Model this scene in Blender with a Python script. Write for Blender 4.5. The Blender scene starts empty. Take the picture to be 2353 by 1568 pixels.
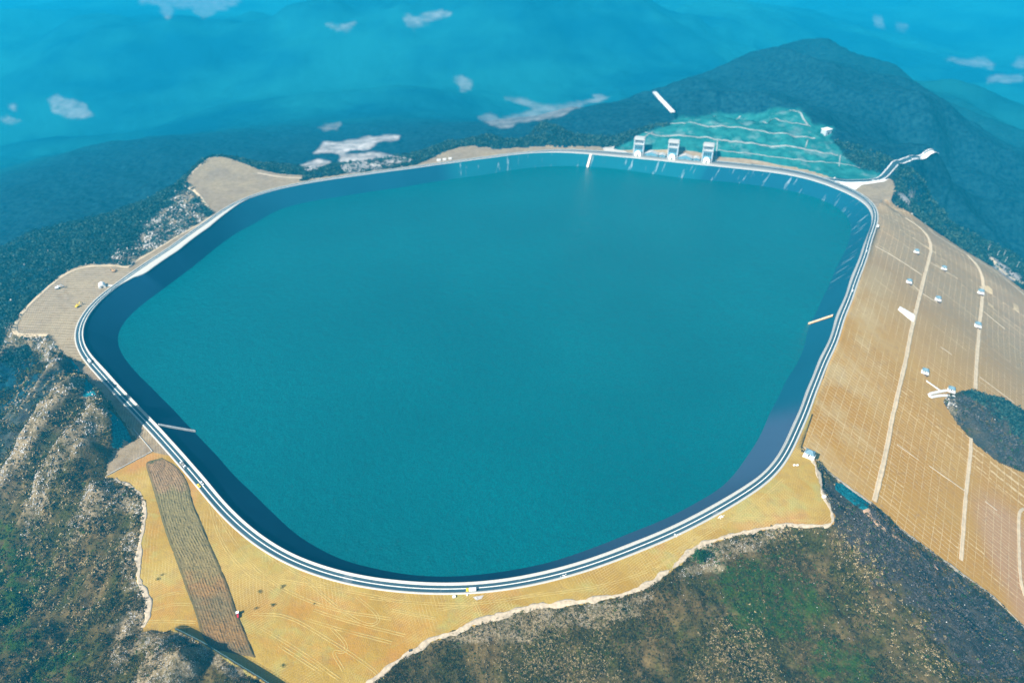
import bpy, math, random
import numpy as np
from mathutils import Vector
random.seed(7)
RNG = np.random.default_rng(7)
R_ = math.radians
scene = bpy.context.scene

# ---------------------------------------------------------------- camera
CAMH, PITCH, F = 480.0, R_(35.0), 1568.0          # metres, radians, focal length for a 2352 px wide picture
cam_d = bpy.data.cameras.new("camera")
cam = bpy.data.objects.new("camera", cam_d)
scene.collection.objects.link(cam)
cam.location = (0, 0, CAMH)
cam.rotation_euler = (math.pi / 2 - PITCH, 0, 0)
cam_d.sensor_width = 720                            # same angle of view as 24 mm on 36 mm, scaled up so that the distance can be soft
cam_d.lens = 720 * F / 2352
cam_d.dof.use_dof = True
cam_d.dof.focus_distance = 570
cam_d.dof.aperture_fstop = 0.480 / 2.5
cam_d.clip_start = 1
cam_d.clip_end = 60000
scene.camera = cam

# ---------------------------------------------------------------- light, exposure
SUN_EL, SUN_AZ = R_(41), R_(44)                    # the light travels towards +x, turned AZ towards +y
w = bpy.data.worlds.new("World")
scene.world = w
w.use_nodes = True
nt = w.node_tree
bg = nt.nodes["Background"]
sky = nt.nodes.new("ShaderNodeTexSky")
sky.sky_type = 'NISHITA'
sky.sun_disc = False
sky.sun_elevation = SUN_EL
sky.sun_rotation = math.atan2(-math.cos(SUN_AZ), -math.sin(SUN_AZ))
nt.links.new(sky.outputs[0], bg.inputs[0])
bg.inputs[1].default_value = 0.06
sun_d = bpy.data.lights.new("sun", 'SUN')
sun_d.energy = 5.0
sun_d.angle = R_(0.5)
sun_d.color = (1.0, 0.95, 0.87)
sun = bpy.data.objects.new("sun", sun_d)
scene.collection.objects.link(sun)
ldir = Vector((math.cos(SUN_AZ) * math.cos(SUN_EL), math.sin(SUN_AZ) * math.cos(SUN_EL), -math.sin(SUN_EL)))
sun.rotation_euler = ldir.to_track_quat('-Z', 'Y').to_euler()
sun.location = (-300, 0, 900)
scene.view_settings.view_transform = 'Standard'
scene.view_settings.look = 'None'
scene.view_settings.exposure = 1.05
scene.view_settings.gamma = 1
scene.view_settings.use_curve_mapping = False
scene.cycles.max_bounces = 6
scene.cycles.volume_bounces = 1
scene.cycles.use_denoising = True

# ---------------------------------------------------------------- helpers: picture <-> place
SP, CP = math.sin(PITCH), math.cos(PITCH)
def rays(uv):
    uv = np.atleast_2d(np.asarray(uv, float))
    x = (uv[:, 0] - 1176) / F
    y = -(uv[:, 1] - 784) / F
    return np.stack([x, CP + y * SP, -SP + y * CP], 1)
def at_z(uv, z=0.0):
    d = rays(uv)
    t = (z - CAMH) / d[:, 2]
    return d * t[:, None] + np.array([0, 0, CAMH])
def at_y(uv, Y):
    d = rays(uv)
    t = Y / d[:, 1]
    return d * t[:, None] + np.array([0, 0, CAMH])
def project(P):
    q = P - np.array([0, 0, CAMH])
    zc = q[:, 1] * CP - q[:, 2] * SP
    yc = q[:, 1] * SP + q[:, 2] * CP
    zc = np.where(zc < 1, 1, zc)
    return np.stack([1176 + F * q[:, 0] / zc, 784 - F * yc / zc], 1), zc

def hash2(i, j, s):
    h = (i.astype(np.int64) * 374761393 + j.astype(np.int64) * 668265263 + s * 974634777) & 0xffffffff
    h = ((h ^ (h >> 13)) * 1274126177) & 0xffffffff
    h = (h ^ (h >> 16)) & 0xffffffff
    return h / 4294967295.0
def vnoise(x, y, s=0):
    i, j = np.floor(x), np.floor(y)
    fx, fy = x - i, y - j
    fx = fx * fx * (3 - 2 * fx); fy = fy * fy * (3 - 2 * fy)
    a, b = hash2(i, j, s), hash2(i + 1, j, s)
    c, d = hash2(i, j + 1, s), hash2(i + 1, j + 1, s)
    return (a + (b - a) * fx) * (1 - fy) + (c + (d - c) * fx) * fy - 0.5
def fbm(x, y, scale, oct=4, s=0, gain=0.5):
    out = np.zeros_like(x); a = 1.0
    for k in range(oct):
        out += a * vnoise(x / scale + 17.3 * k, y / scale - 9.1 * k, s + k)
        scale *= 0.5; a *= gain
    return out
def sstep(a, b, x):
    t = np.clip((x - a) / (b - a), 0, 1)
    return t * t * (3 - 2 * t)
def sdf(poly, pts):
    """signed distance, negative inside"""
    poly = np.asarray(poly, float)
    n = len(poly)
    dmin = np.full(len(pts), 1e18); inside = np.zeros(len(pts), bool)
    for k in range(n):
        a, b = poly[k], poly[(k + 1) % n]
        e = b - a
        wv = pts - a
        t = np.clip((wv @ e) / max(e @ e, 1e-9), 0, 1)
        q = wv - t[:, None] * e
        dmin = np.minimum(dmin, (q ** 2).sum(1))
        c = (a[1] > pts[:, 1]) != (b[1] > pts[:, 1])
        if e[1] != 0:
            xi = a[0] + (pts[:, 1] - a[1]) * e[0] / e[1]
            inside ^= c & (pts[:, 0] < xi)
    d = np.sqrt(dmin)
    return np.where(inside, -d, d)
def linedist(poly, pts):
    """distance to open polyline and arclength of the nearest point"""
    poly = np.asarray(poly, float)
    best = np.full(len(pts), 1e18); s = np.zeros(len(pts)); acc = 0
    for k in range(len(poly) - 1):
        a, b = poly[k], poly[k + 1]
        e = b - a; L = np.hypot(*e)
        wv = pts - a
        t = np.clip((wv @ e) / max(e @ e, 1e-9), 0, 1)
        q = wv - t[:, None] * e
        d = (q ** 2).sum(1)
        m = d < best
        best[m] = d[m]; s[m] = acc + t[m] * L
        acc += L
    return np.sqrt(best), s

# ---------------------------------------------------------------- helpers: objects
COL = scene.collection
def link(o, parent=None):
    COL.objects.link(o)
    if parent is not None:
        o.parent = parent
    return o
def mesh_obj(name, V, Fc, mat=None, parent=None, smooth=False, kind=None):
    me = bpy.data.meshes.new(name)
    V = np.asarray(V, float)
    if isinstance(Fc, np.ndarray):
        k = Fc.shape[1]
        me.vertices.add(len(V)); me.vertices.foreach_set('co', V.astype(np.float32).ravel())
        me.loops.add(Fc.size); me.loops.foreach_set('vertex_index', Fc.astype(np.int32).ravel())
        me.polygons.add(len(Fc)); me.polygons.foreach_set('loop_start', np.arange(0, Fc.size, k, dtype=np.int32))
        me.polygons.foreach_set('loop_total', np.full(len(Fc), k, np.int32))
        me.update(calc_edges=True)
    else:
        me.from_pydata([tuple(v) for v in V], [], Fc); me.update()
    if smooth:
        me.polygons.foreach_set('use_smooth', np.ones(len(me.polygons), bool))
    if mat: me.materials.append(mat)
    o = bpy.data.objects.new(name, me)
    if kind: o['kind'] = kind
    return link(o, parent)
def fattr(o, name, vals):
    a = o.data.attributes.new(name, 'FLOAT', 'POINT')
    a.data.foreach_set('value', np.asarray(vals, np.float32))
def cattr(o, name, vals):
    a = o.data.attributes.new(name, 'FLOAT_VECTOR', 'POINT')
    a.data.foreach_set('vector', np.asarray(vals, np.float32).ravel())

# ---------------------------------------------------------------- helpers: materials
class NT:
    def __init__(s, name):
        s.m = bpy.data.materials.new(name); s.m.use_nodes = True
        s.t = s.m.node_tree; s.b = s.t.nodes['Principled BSDF']
    def n(s, typ, **kw):
        nd = s.t.nodes.new(typ)
        for k, v in kw.items(): setattr(nd, k, v)
        return nd
    def l(s, a, b): s.t.links.new(a, b)
    def val(s, x, sock):
        if hasattr(x, 'is_output') or isinstance(x, bpy.types.NodeSocket): s.l(x, sock)
        else: sock.default_value = x
    def math(s, op, a, b=0.5, c=None, clamp=False):
        nd = s.n('ShaderNodeMath', operation=op); nd.use_clamp = clamp
        s.val(a, nd.inputs[0]); s.val(b, nd.inputs[1])
        if c is not None: s.val(c, nd.inputs[2])
        return nd.outputs[0]
    def attr(s, name, out='Fac'):
        nd = s.n('ShaderNodeAttribute'); nd.attribute_name = name
        return nd.outputs[out]
    def pos(s):
        return s.n('ShaderNodeNewGeometry').outputs['Position']
    def noise(s, scale, detail=4, rough=0.55, vec=None, dist=0.0):
        nd = s.n('ShaderNodeTexNoise')
        nd.inputs['Scale'].default_value = scale; nd.inputs['Detail'].default_value = detail
        nd.inputs['Roughness'].default_value = rough; nd.inputs['Distortion'].default_value = dist
        s.l(vec if vec is not None else s.pos(), nd.inputs['Vector'])
        return nd.outputs['Fac']
    def mapv(s, vec, scale=(1, 1, 1), rot=(0, 0, 0)):
        nd = s.n('ShaderNodeMapping'); nd.inputs['Scale'].default_value = scale; nd.inputs['Rotation'].default_value = rot
        s.l(vec, nd.inputs['Vector']); return nd.outputs[0]
    def ramp(s, fac, stops):
        nd = s.n('ShaderNodeValToRGB'); s.val(fac, nd.inputs[0])
        e = nd.color_ramp.elements
        while len(e) < len(stops): e.new(0.5)
        for el, (p, c) in zip(e, stops):
            el.position = p; el.color = (c, c, c, 1) if not hasattr(c, '__len__') else (*c, 1)
        return nd.outputs[0]
    def mix(s, f, a, b, mode='MIX'):
        nd = s.n('ShaderNodeMix', data_type='RGBA', blend_type=mode)
        s.val(f, nd.inputs[0])
        for x, k in ((a, 6), (b, 7)):
            if isinstance(x, tuple): nd.inputs[k].default_value = (*x, 1)
            else: s.l(x, nd.inputs[k])
        return nd.outputs[2]
    def col(s, c):
        if isinstance(c, tuple): s.b.inputs['Base Color'].default_value = (*c, 1)
        else: s.l(c, s.b.inputs['Base Color'])
    def bump(s, h, strength=0.5, dist=1.0):
        nd = s.n('ShaderNodeBump'); nd.inputs['Strength'].default_value = strength; nd.inputs['Distance'].default_value = dist
        s.l(h, nd.inputs['Height']); s.l(nd.outputs[0], s.b.inputs['Normal'])
    def rough(s, r, spec=0.3):
        s.b.inputs['Roughness'].default_value = r; s.b.inputs['Specular IOR Level'].default_value = spec
def simple(name, c, rough=0.7, var=0.12, scale=0.8, spec=0.3, metal=0.0):
    t = NT(name)
    n = t.noise(scale, 3)
    c2 = tuple(max(0, x * (1 - var)) for x in c); c3 = tuple(min(1, x * (1 + var)) for x in c)
    t.col(t.mix(t.ramp(n, [(0.3, 0.0), (0.7, 1.0)]), c2, c3)); t.rough(rough, spec)
    t.b.inputs['Metallic'].default_value = metal
    return t.m

# ---------------------------------------------------------------- the reservoir ring, traced once and put on the level crest
C_TR = [(253,669.5),(213,709.5),(192,743),(188,769.5),(197,796),(213,819.5),(243,846),(283,893),(313,923),(362,973),(400,1016),(433,1052),(477,1102),(533,1169),(600,1228),(667,1270),(733,1296),(784,1311),(850,1325),(917,1333),(984,1338),(1067,1338),(1150,1331),(1250,1312),(1350,1284),(1450,1246),(1568,1196),(1634,1161),(1700,1122),(1750,1090),(1782,1052),(1817,979),(1850,896),(1878,825),(1917,723),(1950,636),(1980,556),(2004,513),(2007,492),(1992,470),(1965,452),(1917,432),(1867,413),(1800,399),(1700,388),(1634,381),(1567,375),(1484,366),(1417,360),(1351,354),(1300,350),(1217,351),(1134,362),(1050,373),(950,387),(850,400),(784,409),(700,422),(617,440),(567,457),(520,490),(480,523),(410,576),(333,629.5),(300,639.5)]
R_FAR = [(1980,553),(2004,511),(2013,487),(1999,464),(1969,442),(1917,420),(1867,402),(1800,388.5),(1700,378),(1634,371),(1567,366),(1484,357.5),(1417,352),(1351,347.5),(1300,345),(1260,345.5)]
R_LEFT = [(567,455.5),(520,481),(487,506),(465,521),(400,569),(322,620),(290,639)]
W_TR = [(783,452),(700,465),(633,483),(590,513),(563,523),(510,559),(450,609),(383,659),(327,699),(293,729),(273,756),(268,783),(277,809),(300,839),(350,889),(400,939),(450,993),(500,1045),(533,1086),(583,1132),(633,1182),(683,1229),(733,1259),(784,1285),(850,1302),(917,1316),(984,1323),(1067,1322),(1150,1312),(1250,1294),(1350,1261),(1450,1221),(1568,1171),(1610,1147),(1654,1122),(1690,1085),(1712,1052),(1767,946),(1803,873),(1854,749),(1887,683),(1917,613),(1955,528),(1957,505),(1937,483),(1900,463),(1850,445),(1767,430),(1700,421),(1634,415),(1567,410),(1484,398),(1417,388),(1351,383),(1284,381),(1200,387),(1117,402),(1017,415),(917,432)]
WATER_Z = -20.4
CEN = at_z([(1130, 740)])[0, :2]
NTH = 1600
TH = np.arange(NTH) / NTH * 2 * math.pi
def polar_curve(P, sig):
    d = P[:, :2] - CEN
    th = np.mod(np.arctan2(d[:, 1], d[:, 0]), 2 * math.pi); r = np.hypot(d[:, 0], d[:, 1])
    o = np.argsort(th); th, r = th[o], r[o]
    th3 = np.concatenate([th - 2 * math.pi, th, th + 2 * math.pi]); r3 = np.tile(r, 3)
    rr = np.interp(TH, th3, r3)
    k = np.arange(-4 * sig, 4 * sig + 1); g = np.exp(-0.5 * (k / sig) ** 2); g /= g.sum()
    rp = np.concatenate([rr[-4 * sig:], rr, rr[:4 * sig]])
    return np.convolve(rp, g, 'valid')
def xy(r): return np.stack([CEN[0] + r * np.cos(TH), CEN[1] + r * np.sin(TH)], 1)
def normals(P):
    t = np.roll(P, -1, 0) - np.roll(P, 1, 0); t /= np.linalg.norm(t, axis=1)[:, None]
    return np.stack([t[:, 1], -t[:, 0]], 1)          # outward (curve runs anticlockwise)
def offset(P, d): return P + normals(P) * (d if np.isscalar(d) else np.asarray(d)[:, None])
rC0 = polar_curve(at_z(C_TR), 9)
pC0 = xy(rC0)
far_w = np.array(at_z(R_FAR))[:, :2]; left_w = np.array(at_z(R_LEFT))[:, :2]
base_R = offset(pC0, 2.3)
def th_of(P): return np.mod(np.arctan2(P[:, 1] - CEN[1], P[:, 0] - CEN[0]), 2 * math.pi)
def in_arc(th, P):
    a = th_of(P); c = np.angle(np.exp(1j * a).mean())
    rel = np.angle(np.exp(1j * (a - c))); rl = np.angle(np.exp(1j * (th - c)))
    return (rl > rel.min()) & (rl < rel.max())
tb = th_of(base_R)
keep = ~(in_arc(tb, far_w) | in_arc(tb, left_w))
rR = polar_curve(np.concatenate([base_R[keep], far_w, left_w]), 10)
pR = xy(rR)
# inner edge: smooth, except the concrete bay on the left with its sharp corners
rC = np.minimum(polar_curve(at_z(C_TR), 9), np.hypot(*(offset(pR, -2.0) - CEN).T) + 0)
rCs = polar_curve(at_z(C_TR), 2)
bay = in_arc(TH, at_z([(555, 468), (300, 639)])[:, :2])
rC = np.where(bay, rCs, rC)
k5 = np.ones(5) / 5
rC = np.convolve(np.concatenate([rC[-2:], rC, rC[:2]]), k5, 'valid')
pC = xy(rC)
rW = polar_curve(at_z(W_TR, WATER_Z), 9)
pW = xy(rW)
ASPH, OUTW = 6.3, 1.9
pA = offset(pR, ASPH); pO = offset(pR, ASPH + OUTW)
O_S = np.concatenate([[0], np.cumsum(np.linalg.norm(np.diff(np.vstack([pO, pO[:1]]), axis=0), axis=1))])
dO = np.hypot(*(pO - CEN).T); tO = th_of(pO)
oo = np.argsort(tO)
def ring_d(X, Y):
    """rough distance outside the outer edge of the crest road (negative inside)"""
    th = np.mod(np.arctan2(Y - CEN[1], X - CEN[0]), 2 * math.pi)
    r = np.hypot(X - CEN[0], Y - CEN[1])
    ro = np.interp(th, tO[oo], dO[oo], period=2 * math.pi)
    return r - ro
OP = pO[::6]; OPs = O_S[:-1][::6]
def ring_ds(pts):
    """true distance outside the outer edge, and chainage along it"""
    d, s = linedist(np.vstack([OP, OP[:1]]), pts)
    return d, s
DAM_K = 0.53

# ---------------------------------------------------------------- outlines of the ground, traced on the picture
DAM_TR = [(1845,1028),(1872,1052),(1914,1092),(1960,1126),(2004,1157),(2027,1179),(2067,1216),(2134,1262),(2200,1312),(2267,1356),(2352,1436),(2480,1560),(2900,1500),(2900,900),(2352,668),(2288,619),(2219,578),(2139,526),(2087,487),(2050,473),(2030,462),(2015,480)]
DAM_FAR = [(14, -120), (15, -98), (16, -72), (17, -42), (18, -22), (19, -12), (20, -5), (21, -0.4)]
SOIL_TR = [  # level benches of bare earth outside the crest
    [(350,1037),(245,1093),(310,1120),(335,1145),(330,1200),(320,1250),(314,1330),(345,1380),(330,1442),(403,1456),(463,1486),(533,1532),(600,1574),(690,1640),(800,1640),(850,1568),(930,1502),(1000,1464),(1100,1427),(1180,1402),(1240,1388),(1400,1372),(1480,1348),(1550,1303),(1600,1252),(1680,1228),(1800,1203),(1850,1204),(1908,1208),(1918,1190),(1890,1130),(1875,1070),(1868,1050),(1830,1030),(1500,1150),(1100,1250),(700,1200)],
    [(296,612),(240,606),(180,612),(132,638),(85,680),(45,720),(30,768),(110,768),(150,812),(185,842),(215,855),(300,760),(330,640)],
    [(700,404),(640,400),(590,388),(550,372),(520,363),(482,362),(452,385),(425,415),(445,432),(470,470),(492,490),(520,500),(640,450)],
    [(170,812),(209,840),(293,946),(343,994),(384,1040),(350,1037),(322,1012),(290,975),(262,942),(240,915),(215,885),(195,860),(165,822)],
    [(350,1040),(300,1064),(247,1094),(246,1072),(262,1040),(292,1018),(322,1006)],
    [(300,616),(320,592),(400,548),(443,525),(487,499),(480,514),(400,566),(330,618)],
    [(780,402),(860,395),(960,379),(1020,350),(1060,338),(1090,336),(1140,344),(1180,340),(1380,338),(1400,360),(1200,372),(900,410)],
    [(1915,428),(1960,422),(2010,414),(2050,412),(2058,432),(2046,455),(2036,470),(2020,500),(1960,440)],
]
GREEN_TR = [(1400,345),(1440,330),(1490,300),(1540,283),(1570,268),(1640,262),(1740,258),(1790,246),(1840,252),(1868,285),(1915,290),(1905,318),(1940,352),(1975,388),(2040,405),(2010,416),(1900,410),(1650,380),(1480,360)]
KNOB_TR = [(2178,905),(2230,896),(2300,915),(2360,950),(2420,1000),(2420,1080),(2352,1085),(2290,1060),(2240,1020),(2200,975),(2180,945),(2165,920)]
PLATEAU_Z = -0.4
CTRL = []   # u, v, how, value: 'z' height, 'y' distance ahead, 'd' on the dam face plus an offset
def cz(z, *uv): CTRL.extend([(u, v, 'z', z) for u, v in uv])
def cy(y, *uv): CTRL.extend([(u, v, 'y', y) for u, v in uv])
def cd(o, *uv): CTRL.extend([(u, v, 'd', o) for u, v in uv])
for poly in SOIL_TR: cz(PLATEAU_Z, *poly)
cz(-0.4, *C_TR[::3]); cz(-0.4, (700, 800), (1200, 800), (1600, 700), (1100, 500), (1000, 1100), (1500, 1000))
cd(0, *DAM_TR[:11]); cd(0, (2100, 800), (2200, 1100), (2300, 1200), (2050, 900), (2200, 760), (2060, 700), (2320, 850), (2030, 640))
for i_, z_ in DAM_FAR: cz(z_, DAM_TR[i_])
cz(-28, (2112, 523)); cz(-40, (2136, 570)); cz(-76, (2247, 613)); cz(-88, (2258, 660)); cz(-12, (2055, 500)); cz(-50, (2160, 600))
cz(-14, (2000, 1166)); 
# hill on the left: crags above the road, falling away to the left
cz(24, (190, 903), (226, 894), (205, 900)); cz(22, (249, 920), (253, 950), (225, 945)); cz(16, (188, 868), (235, 980)); cz(19, (259, 985)); cz(9, (160, 826), (150, 850)); cz(13, (258, 1010)); cz(3, (116, 770)); cz(16, (150, 940)); cz(12, (180, 1050)); cz(9, (235, 1040)); cz(1, (215, 1085), (235, 1110)); cz(-2, (290, 1160), (285, 1250), (270, 1330), (290, 1400))
cz(-30, (40, 850), (20, 950)); cz(-10, (100, 1050)); cz(-35, (20, 1150), (60, 1250)); cz(-18, (180, 1200)); cz(-30, (150, 1330), (60, 1420)); cz(-22, (180, 1440)); cz(-55, (-150, 1000), (-150, 1300), (-200, 1500))
cz(5, (330, 1475)); cz(7.2, (395, 1455), (422, 1466), (455, 1483), (525, 1527), (590, 1567), (660, 1615)); cz(5, (470, 1568)); cz(-6, (250, 1520)); cz(-28, (60, 1560), (-50, 1650)); cz(-8, (330, 1640), (480, 1720)); cz(-14, (650, 1720))
# hill at the lower right
cz(-8, (1000, 1520), (1200, 1450), (1450, 1420), (1620, 1320), (1780, 1270)); cz(-18, (1100, 1568), (1300, 1520), (1500, 1480), (1700, 1400), (1850, 1330)); cz(-24, (1300, 1640), (1700, 1560)); cz(-30, (2000, 1480), (2200, 1640))
cz(-5, (1900, 1240)); cz(-13, (1985, 1290)); cz(-22, (2060, 1345)); cz(-40, (2200, 1480)); cz(-60, (2400, 1680))
cz(-22, (1930, 1160)); cz(-18, (1905, 1120)); cz(-8, (1890, 1085))
# forest on the left, going down to the valley
cz(-22, (400, 470), (330, 560), (230, 590)); cz(-30, (150, 600), (60, 680), (10, 740)); cz(-70, (120, 560), (0, 640)); cz(-120, (300, 470), (150, 480), (0, 560), (-200, 700)); cz(-45, (450, 400), (400, 440)); cz(-160, (300, 390), (100, 420), (380, 350), (0, 440)); cz(-190, (480, 330), (250, 330), (620, 345)); cz(-60, (620, 385), (700, 392)); cz(-120, (700, 360), (850, 350)); cz(-80, (900, 370)); cz(-300, (0, 330), (700, 290), (900, 290)); cz(-60, (990, 345))
# valley floor and far land
cz(-480, (100, 250), (500, 250), (800, 240), (1000, 260), (1100, 250), (1250, 225), (0, 200), (600, 180), (900, 180), (1200, 150), (200, 120), (600, 80), (1000, 60), (1400, 60), (-300, 100), (-300, 300))
cz(-430, (1700, 30), (2100, 60), (2320, 160), (2352, 60), (2500, 200), (1600, 60))
# mountain at the upper right and its spurs
cy(2166, (1840, 82), (1800, 88), (1890, 92)); cy(2109, (1752, 120), (1700, 144), (1945, 124)); cy(2052, (1650, 164), (2010, 140)); cy(1983, (1580, 190), (2060, 150)); cy(1937, (1500, 214), (2100, 190)); cy(1823, (1390, 248)); cy(1500, (1250, 282)); cy(1440, (1120, 315))
cz(-70, (1100, 335)); cz(-30, (1300, 318), (1200, 330)); cz(-8, (1400, 330)); cz(8, (1460, 310)); cz(15, (1500, 290)); cz(32, (1570, 262)); cz(45, (1640, 256)); cz(55, (1740, 252)); cz(60, (1830, 244)); cz(40, (1700, 290), (1800, 290)); cz(20, (1600, 325), (1750, 335)); cz(2, (1650, 366), (1450, 348)); cz(1, (1800, 383), (1900, 404)); cz(12, (1850, 355)); cz(18, (1900, 330)); cz(30, (1905, 290)); cz(0, (1980, 398)); cz(-1, (2030, 405), (2060, 380), (2100, 368))
cy(1950, (2120, 208)); cy(2050, (2135, 205)); cy(2350, (2200, 172), (2165, 180)); cy(2300, (2250, 192)); cy(2200, (2290, 252)); cz(-160, (2340, 285), (2400, 300)); cy(1600, (2130, 260))
cz(-40, (2000, 350), (2050, 340)); cz(-60, (2100, 330), (2200, 330)); cz(-1.5, (2027, 409), (2044, 389), (2060, 372), (2087, 364), (2134, 355), (2150, 350), (2000, 415)); cz(-14, (2080, 402), (2110, 420)); cz(-75, (2130, 460), (2180, 490)); cz(-110, (2250, 470), (2352, 400), (2352, 480)); cz(-115, (2250, 555)); cz(-135, (2352, 560), (2450, 560)); cz(-130, (2352, 620)); cz(-170, (2600, 600), (2700, 400)); cz(-60, (2100, 478), (2150, 515))
RAWW = [  # x, y, z straight in the place
    (1200, 3200, -400), (300, 2700, -420), (900, 3100, -330), (1700, 3100, -380), (500, 2500, -330), (2600, 1500, -280), (2500, 700, -260), (-1500, 1200, -260), (-1200, 500, -180), (-700, 250, -70),
    (-2500, 4000, -450), (3000, 5000, -450), (0, 8000, -450), (-6000, 9000, -350), (6000, 9000, -350), (0, 14000, -60), (9000, 12000, 0), (-9000, 12000, 0), (9000, 3000, -100), (-9000, 3000, -100),
    (0, 60, -70), (-200, 60, -80), (200, 60, -80), (60, 200, -30), (350, 200, -60), (600, 300, -130), (900, 500, -160), (-250, 150, -50), (0, 260, -16), (-120, 250, -8)]

# ---------------------------------------------------------------- terrain grid in log-polar spacing round the point below the viewpoint
az = np.concatenate([np.arange(-1.40, -0.98, 0.014), np.arange(-0.98, 0.98, 0.0024), np.arange(0.98, 1.41, 0.014)])
lr = np.concatenate([np.arange(math.log(60), math.log(235), 0.02), np.arange(math.log(235), math.log(900), 0.0028), np.arange(math.log(900), math.log(2300), 0.0034), np.arange(math.log(2300), math.log(5500), 0.007), np.arange(math.log(5500), math.log(16000), 0.02)])
AZ, LR = np.meshgrid(az, lr)
GX = np.exp(LR) * np.sin(AZ); GY = np.exp(LR) * np.cos(AZ)
XY = np.stack([GX.ravel(), GY.ravel()], 1)
RD = ring_d(XY[:, 0], XY[:, 1])
TD = np.full(len(XY), 1e4); TS = np.zeros(len(XY))
sel = (RD > -15) & (RD < 420) & (XY[:, 0] > 150)
d_, s_ = ring_ds(XY[sel]); TD[sel] = d_ * np.sign(RD[sel]); TS[sel] = s_
NYO = np.convolve(np.concatenate([normals(pO)[-30:, 1], normals(pO)[:, 1], normals(pO)[:30, 1]]), np.ones(61) / 61, 'valid')
KO = np.minimum(DAM_K, 0.20 / np.maximum(NYO, 0.05))
def dam_z(d, s):
    k = np.interp(np.mod(s, O_S[-1]), O_S[:-1], KO)
    return -0.4 - np.maximum(0, d - 1.2) * k
def dam_z_at(pts):
    d, s = ring_ds(pts)
    return dam_z(d * np.sign(ring_d(pts[:, 0], pts[:, 1])), s)
def hit_dam(uv):
    D = rays(uv)
    z = -40.0
    lo = np.zeros(len(D)); hi = (-260 - CAMH) / D[:, 2]; lo = (5 - CAMH) / D[:, 2]
    ts = np.linspace(0, 1, 160)
    best = hi.copy(); done = np.zeros(len(D), bool)
    for a in ts:
        t = lo + (hi - lo) * a
        P = D * t[:, None] + [0, 0, CAMH]
        below = P[:, 2] < dam_z_at(P[:, :2])
        new = below & ~done
        best[new] = t[new]; done |= below
    st = (hi - lo) / 159; a = best - st; b = best.copy()
    for _ in range(14):
        mid = (a + b) / 2; P = D * mid[:, None] + [0, 0, CAMH]
        bl = P[:, 2] < dam_z_at(P[:, :2]); b = np.where(bl, mid, b); a = np.where(bl, a, mid)
    return D * b[:, None] + [0, 0, CAMH]
cpts = []
for how in 'zyd':
    sub = [c for c in CTRL if c[2] == how]
    uv = [(c[0], c[1]) for c in sub]; v = np.array([c[3] for c in sub], float)
    if how == 'z': P = np.array([at_z([q], vv)[0] for q, vv in zip(uv, v)])
    elif how == 'y': P = np.array([at_y([q], vv)[0] for q, vv in zip(uv, v)])
    else:
        P = hit_dam(uv); P[:, 2] = dam_z_at(P[:, :2]) + v
    cpts.append(P)
cpts = np.concatenate(cpts + [np.array(RAWW, float)])
def lp(P): return np.stack([np.arctan2(P[:, 0], P[:, 1]), np.log(np.hypot(P[:, 0], P[:, 1]))], 1)
Q = lp(cpts); RC = 0.012
# drop near-duplicates
keep_i = []
for i in range(len(Q)):
    if all(np.hypot(*(Q[i] - Q[j])) > 0.006 for j in keep_i): keep_i.append(i)
Q = Q[keep_i]; cpts = cpts[keep_i]
def kern(A, B): return np.sqrt(((A[:, None] - B[None]) ** 2).sum(2) + RC ** 2)
n = len(Q)
M = np.zeros((n + 3, n + 3)); M[:n, :n] = kern(Q, Q) - np.eye(n) * 0.0006
M[:n, n] = 1; M[n, :n] = 1; M[:n, n + 1:] = Q; M[n + 1:, :n] = Q.T
coef = np.linalg.solve(M, np.concatenate([cpts[:, 2], [0, 0, 0]]))
G = np.stack([AZ.ravel(), LR.ravel()], 1)
B = np.empty(len(G))
for a in range(0, len(G), 40000):
    g = G[a:a + 40000]
    B[a:a + 40000] = kern(g, Q) @ coef[:n] + coef[n] + g @ coef[n + 1:]

P0 = np.column_stack([XY, np.full(len(XY), PLATEAU_Z)])
UV0, ZC0 = project(P0)
mpp = ZC0 / F                                       # metres per picture pixel
soil_d = np.full(len(XY), 1e9); soil_id = np.zeros(len(XY), int)
for k, poly in enumerate(SOIL_TR):
    lo, hi = np.min(poly, 0) - 150, np.max(poly, 0) + 150
    m = (UV0[:, 0] > lo[0]) & (UV0[:, 0] < hi[0]) & (UV0[:, 1] > lo[1]) & (UV0[:, 1] < hi[1])
    d = sdf(poly, UV0[m]) * mpp[m]
    cur = soil_d[m]; upd = d < cur
    cur[upd] = d[upd]; soil_d[m] = cur
    ids = soil_id[m]; ids[upd] = k; soil_id[m] = ids
X, Y = XY[:, 0], XY[:, 1]
rag = fbm(X, Y, 14, 3, 5) * 3
soil_dn = soil_d + rag * 0.6
dm = (RD > -15) & (RD < 420) & (X > 150)
dam_d = np.full(len(XY), 1e9)
DAM_W = hit_dam(DAM_TR)[:, :2]
for (i_, z_) in DAM_FAR: DAM_W[i_] = at_z([DAM_TR[i_]], z_)[0][:2]
dam_d[dm] = sdf(DAM_W, XY[dm])
out_d = np.minimum(np.maximum(soil_d, 0), np.maximum(dam_d, 0))
out_d = np.minimum(out_d, np.maximum(TD, 0) if False else np.maximum(RD, 0))
rough = sstep(2, 45, out_d)
far = sstep(1300, 3500, np.hypot(X, Y))
H = B + rough * (fbm(X, Y, 70, 4, 1) * 11 * (1 - 0.3 * far) + fbm(X, Y, 9, 3, 3) * 2.2 * (1 - far)) + far * (fbm(X, Y, 2300, 3, 9, 0.38) * 330 + fbm(X, Y, 420, 2, 12) * 16)
mt = sstep(1350, 1600, np.hypot(X, Y)) * sstep(150, 350, X) * (1 - far * 0.5)
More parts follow.
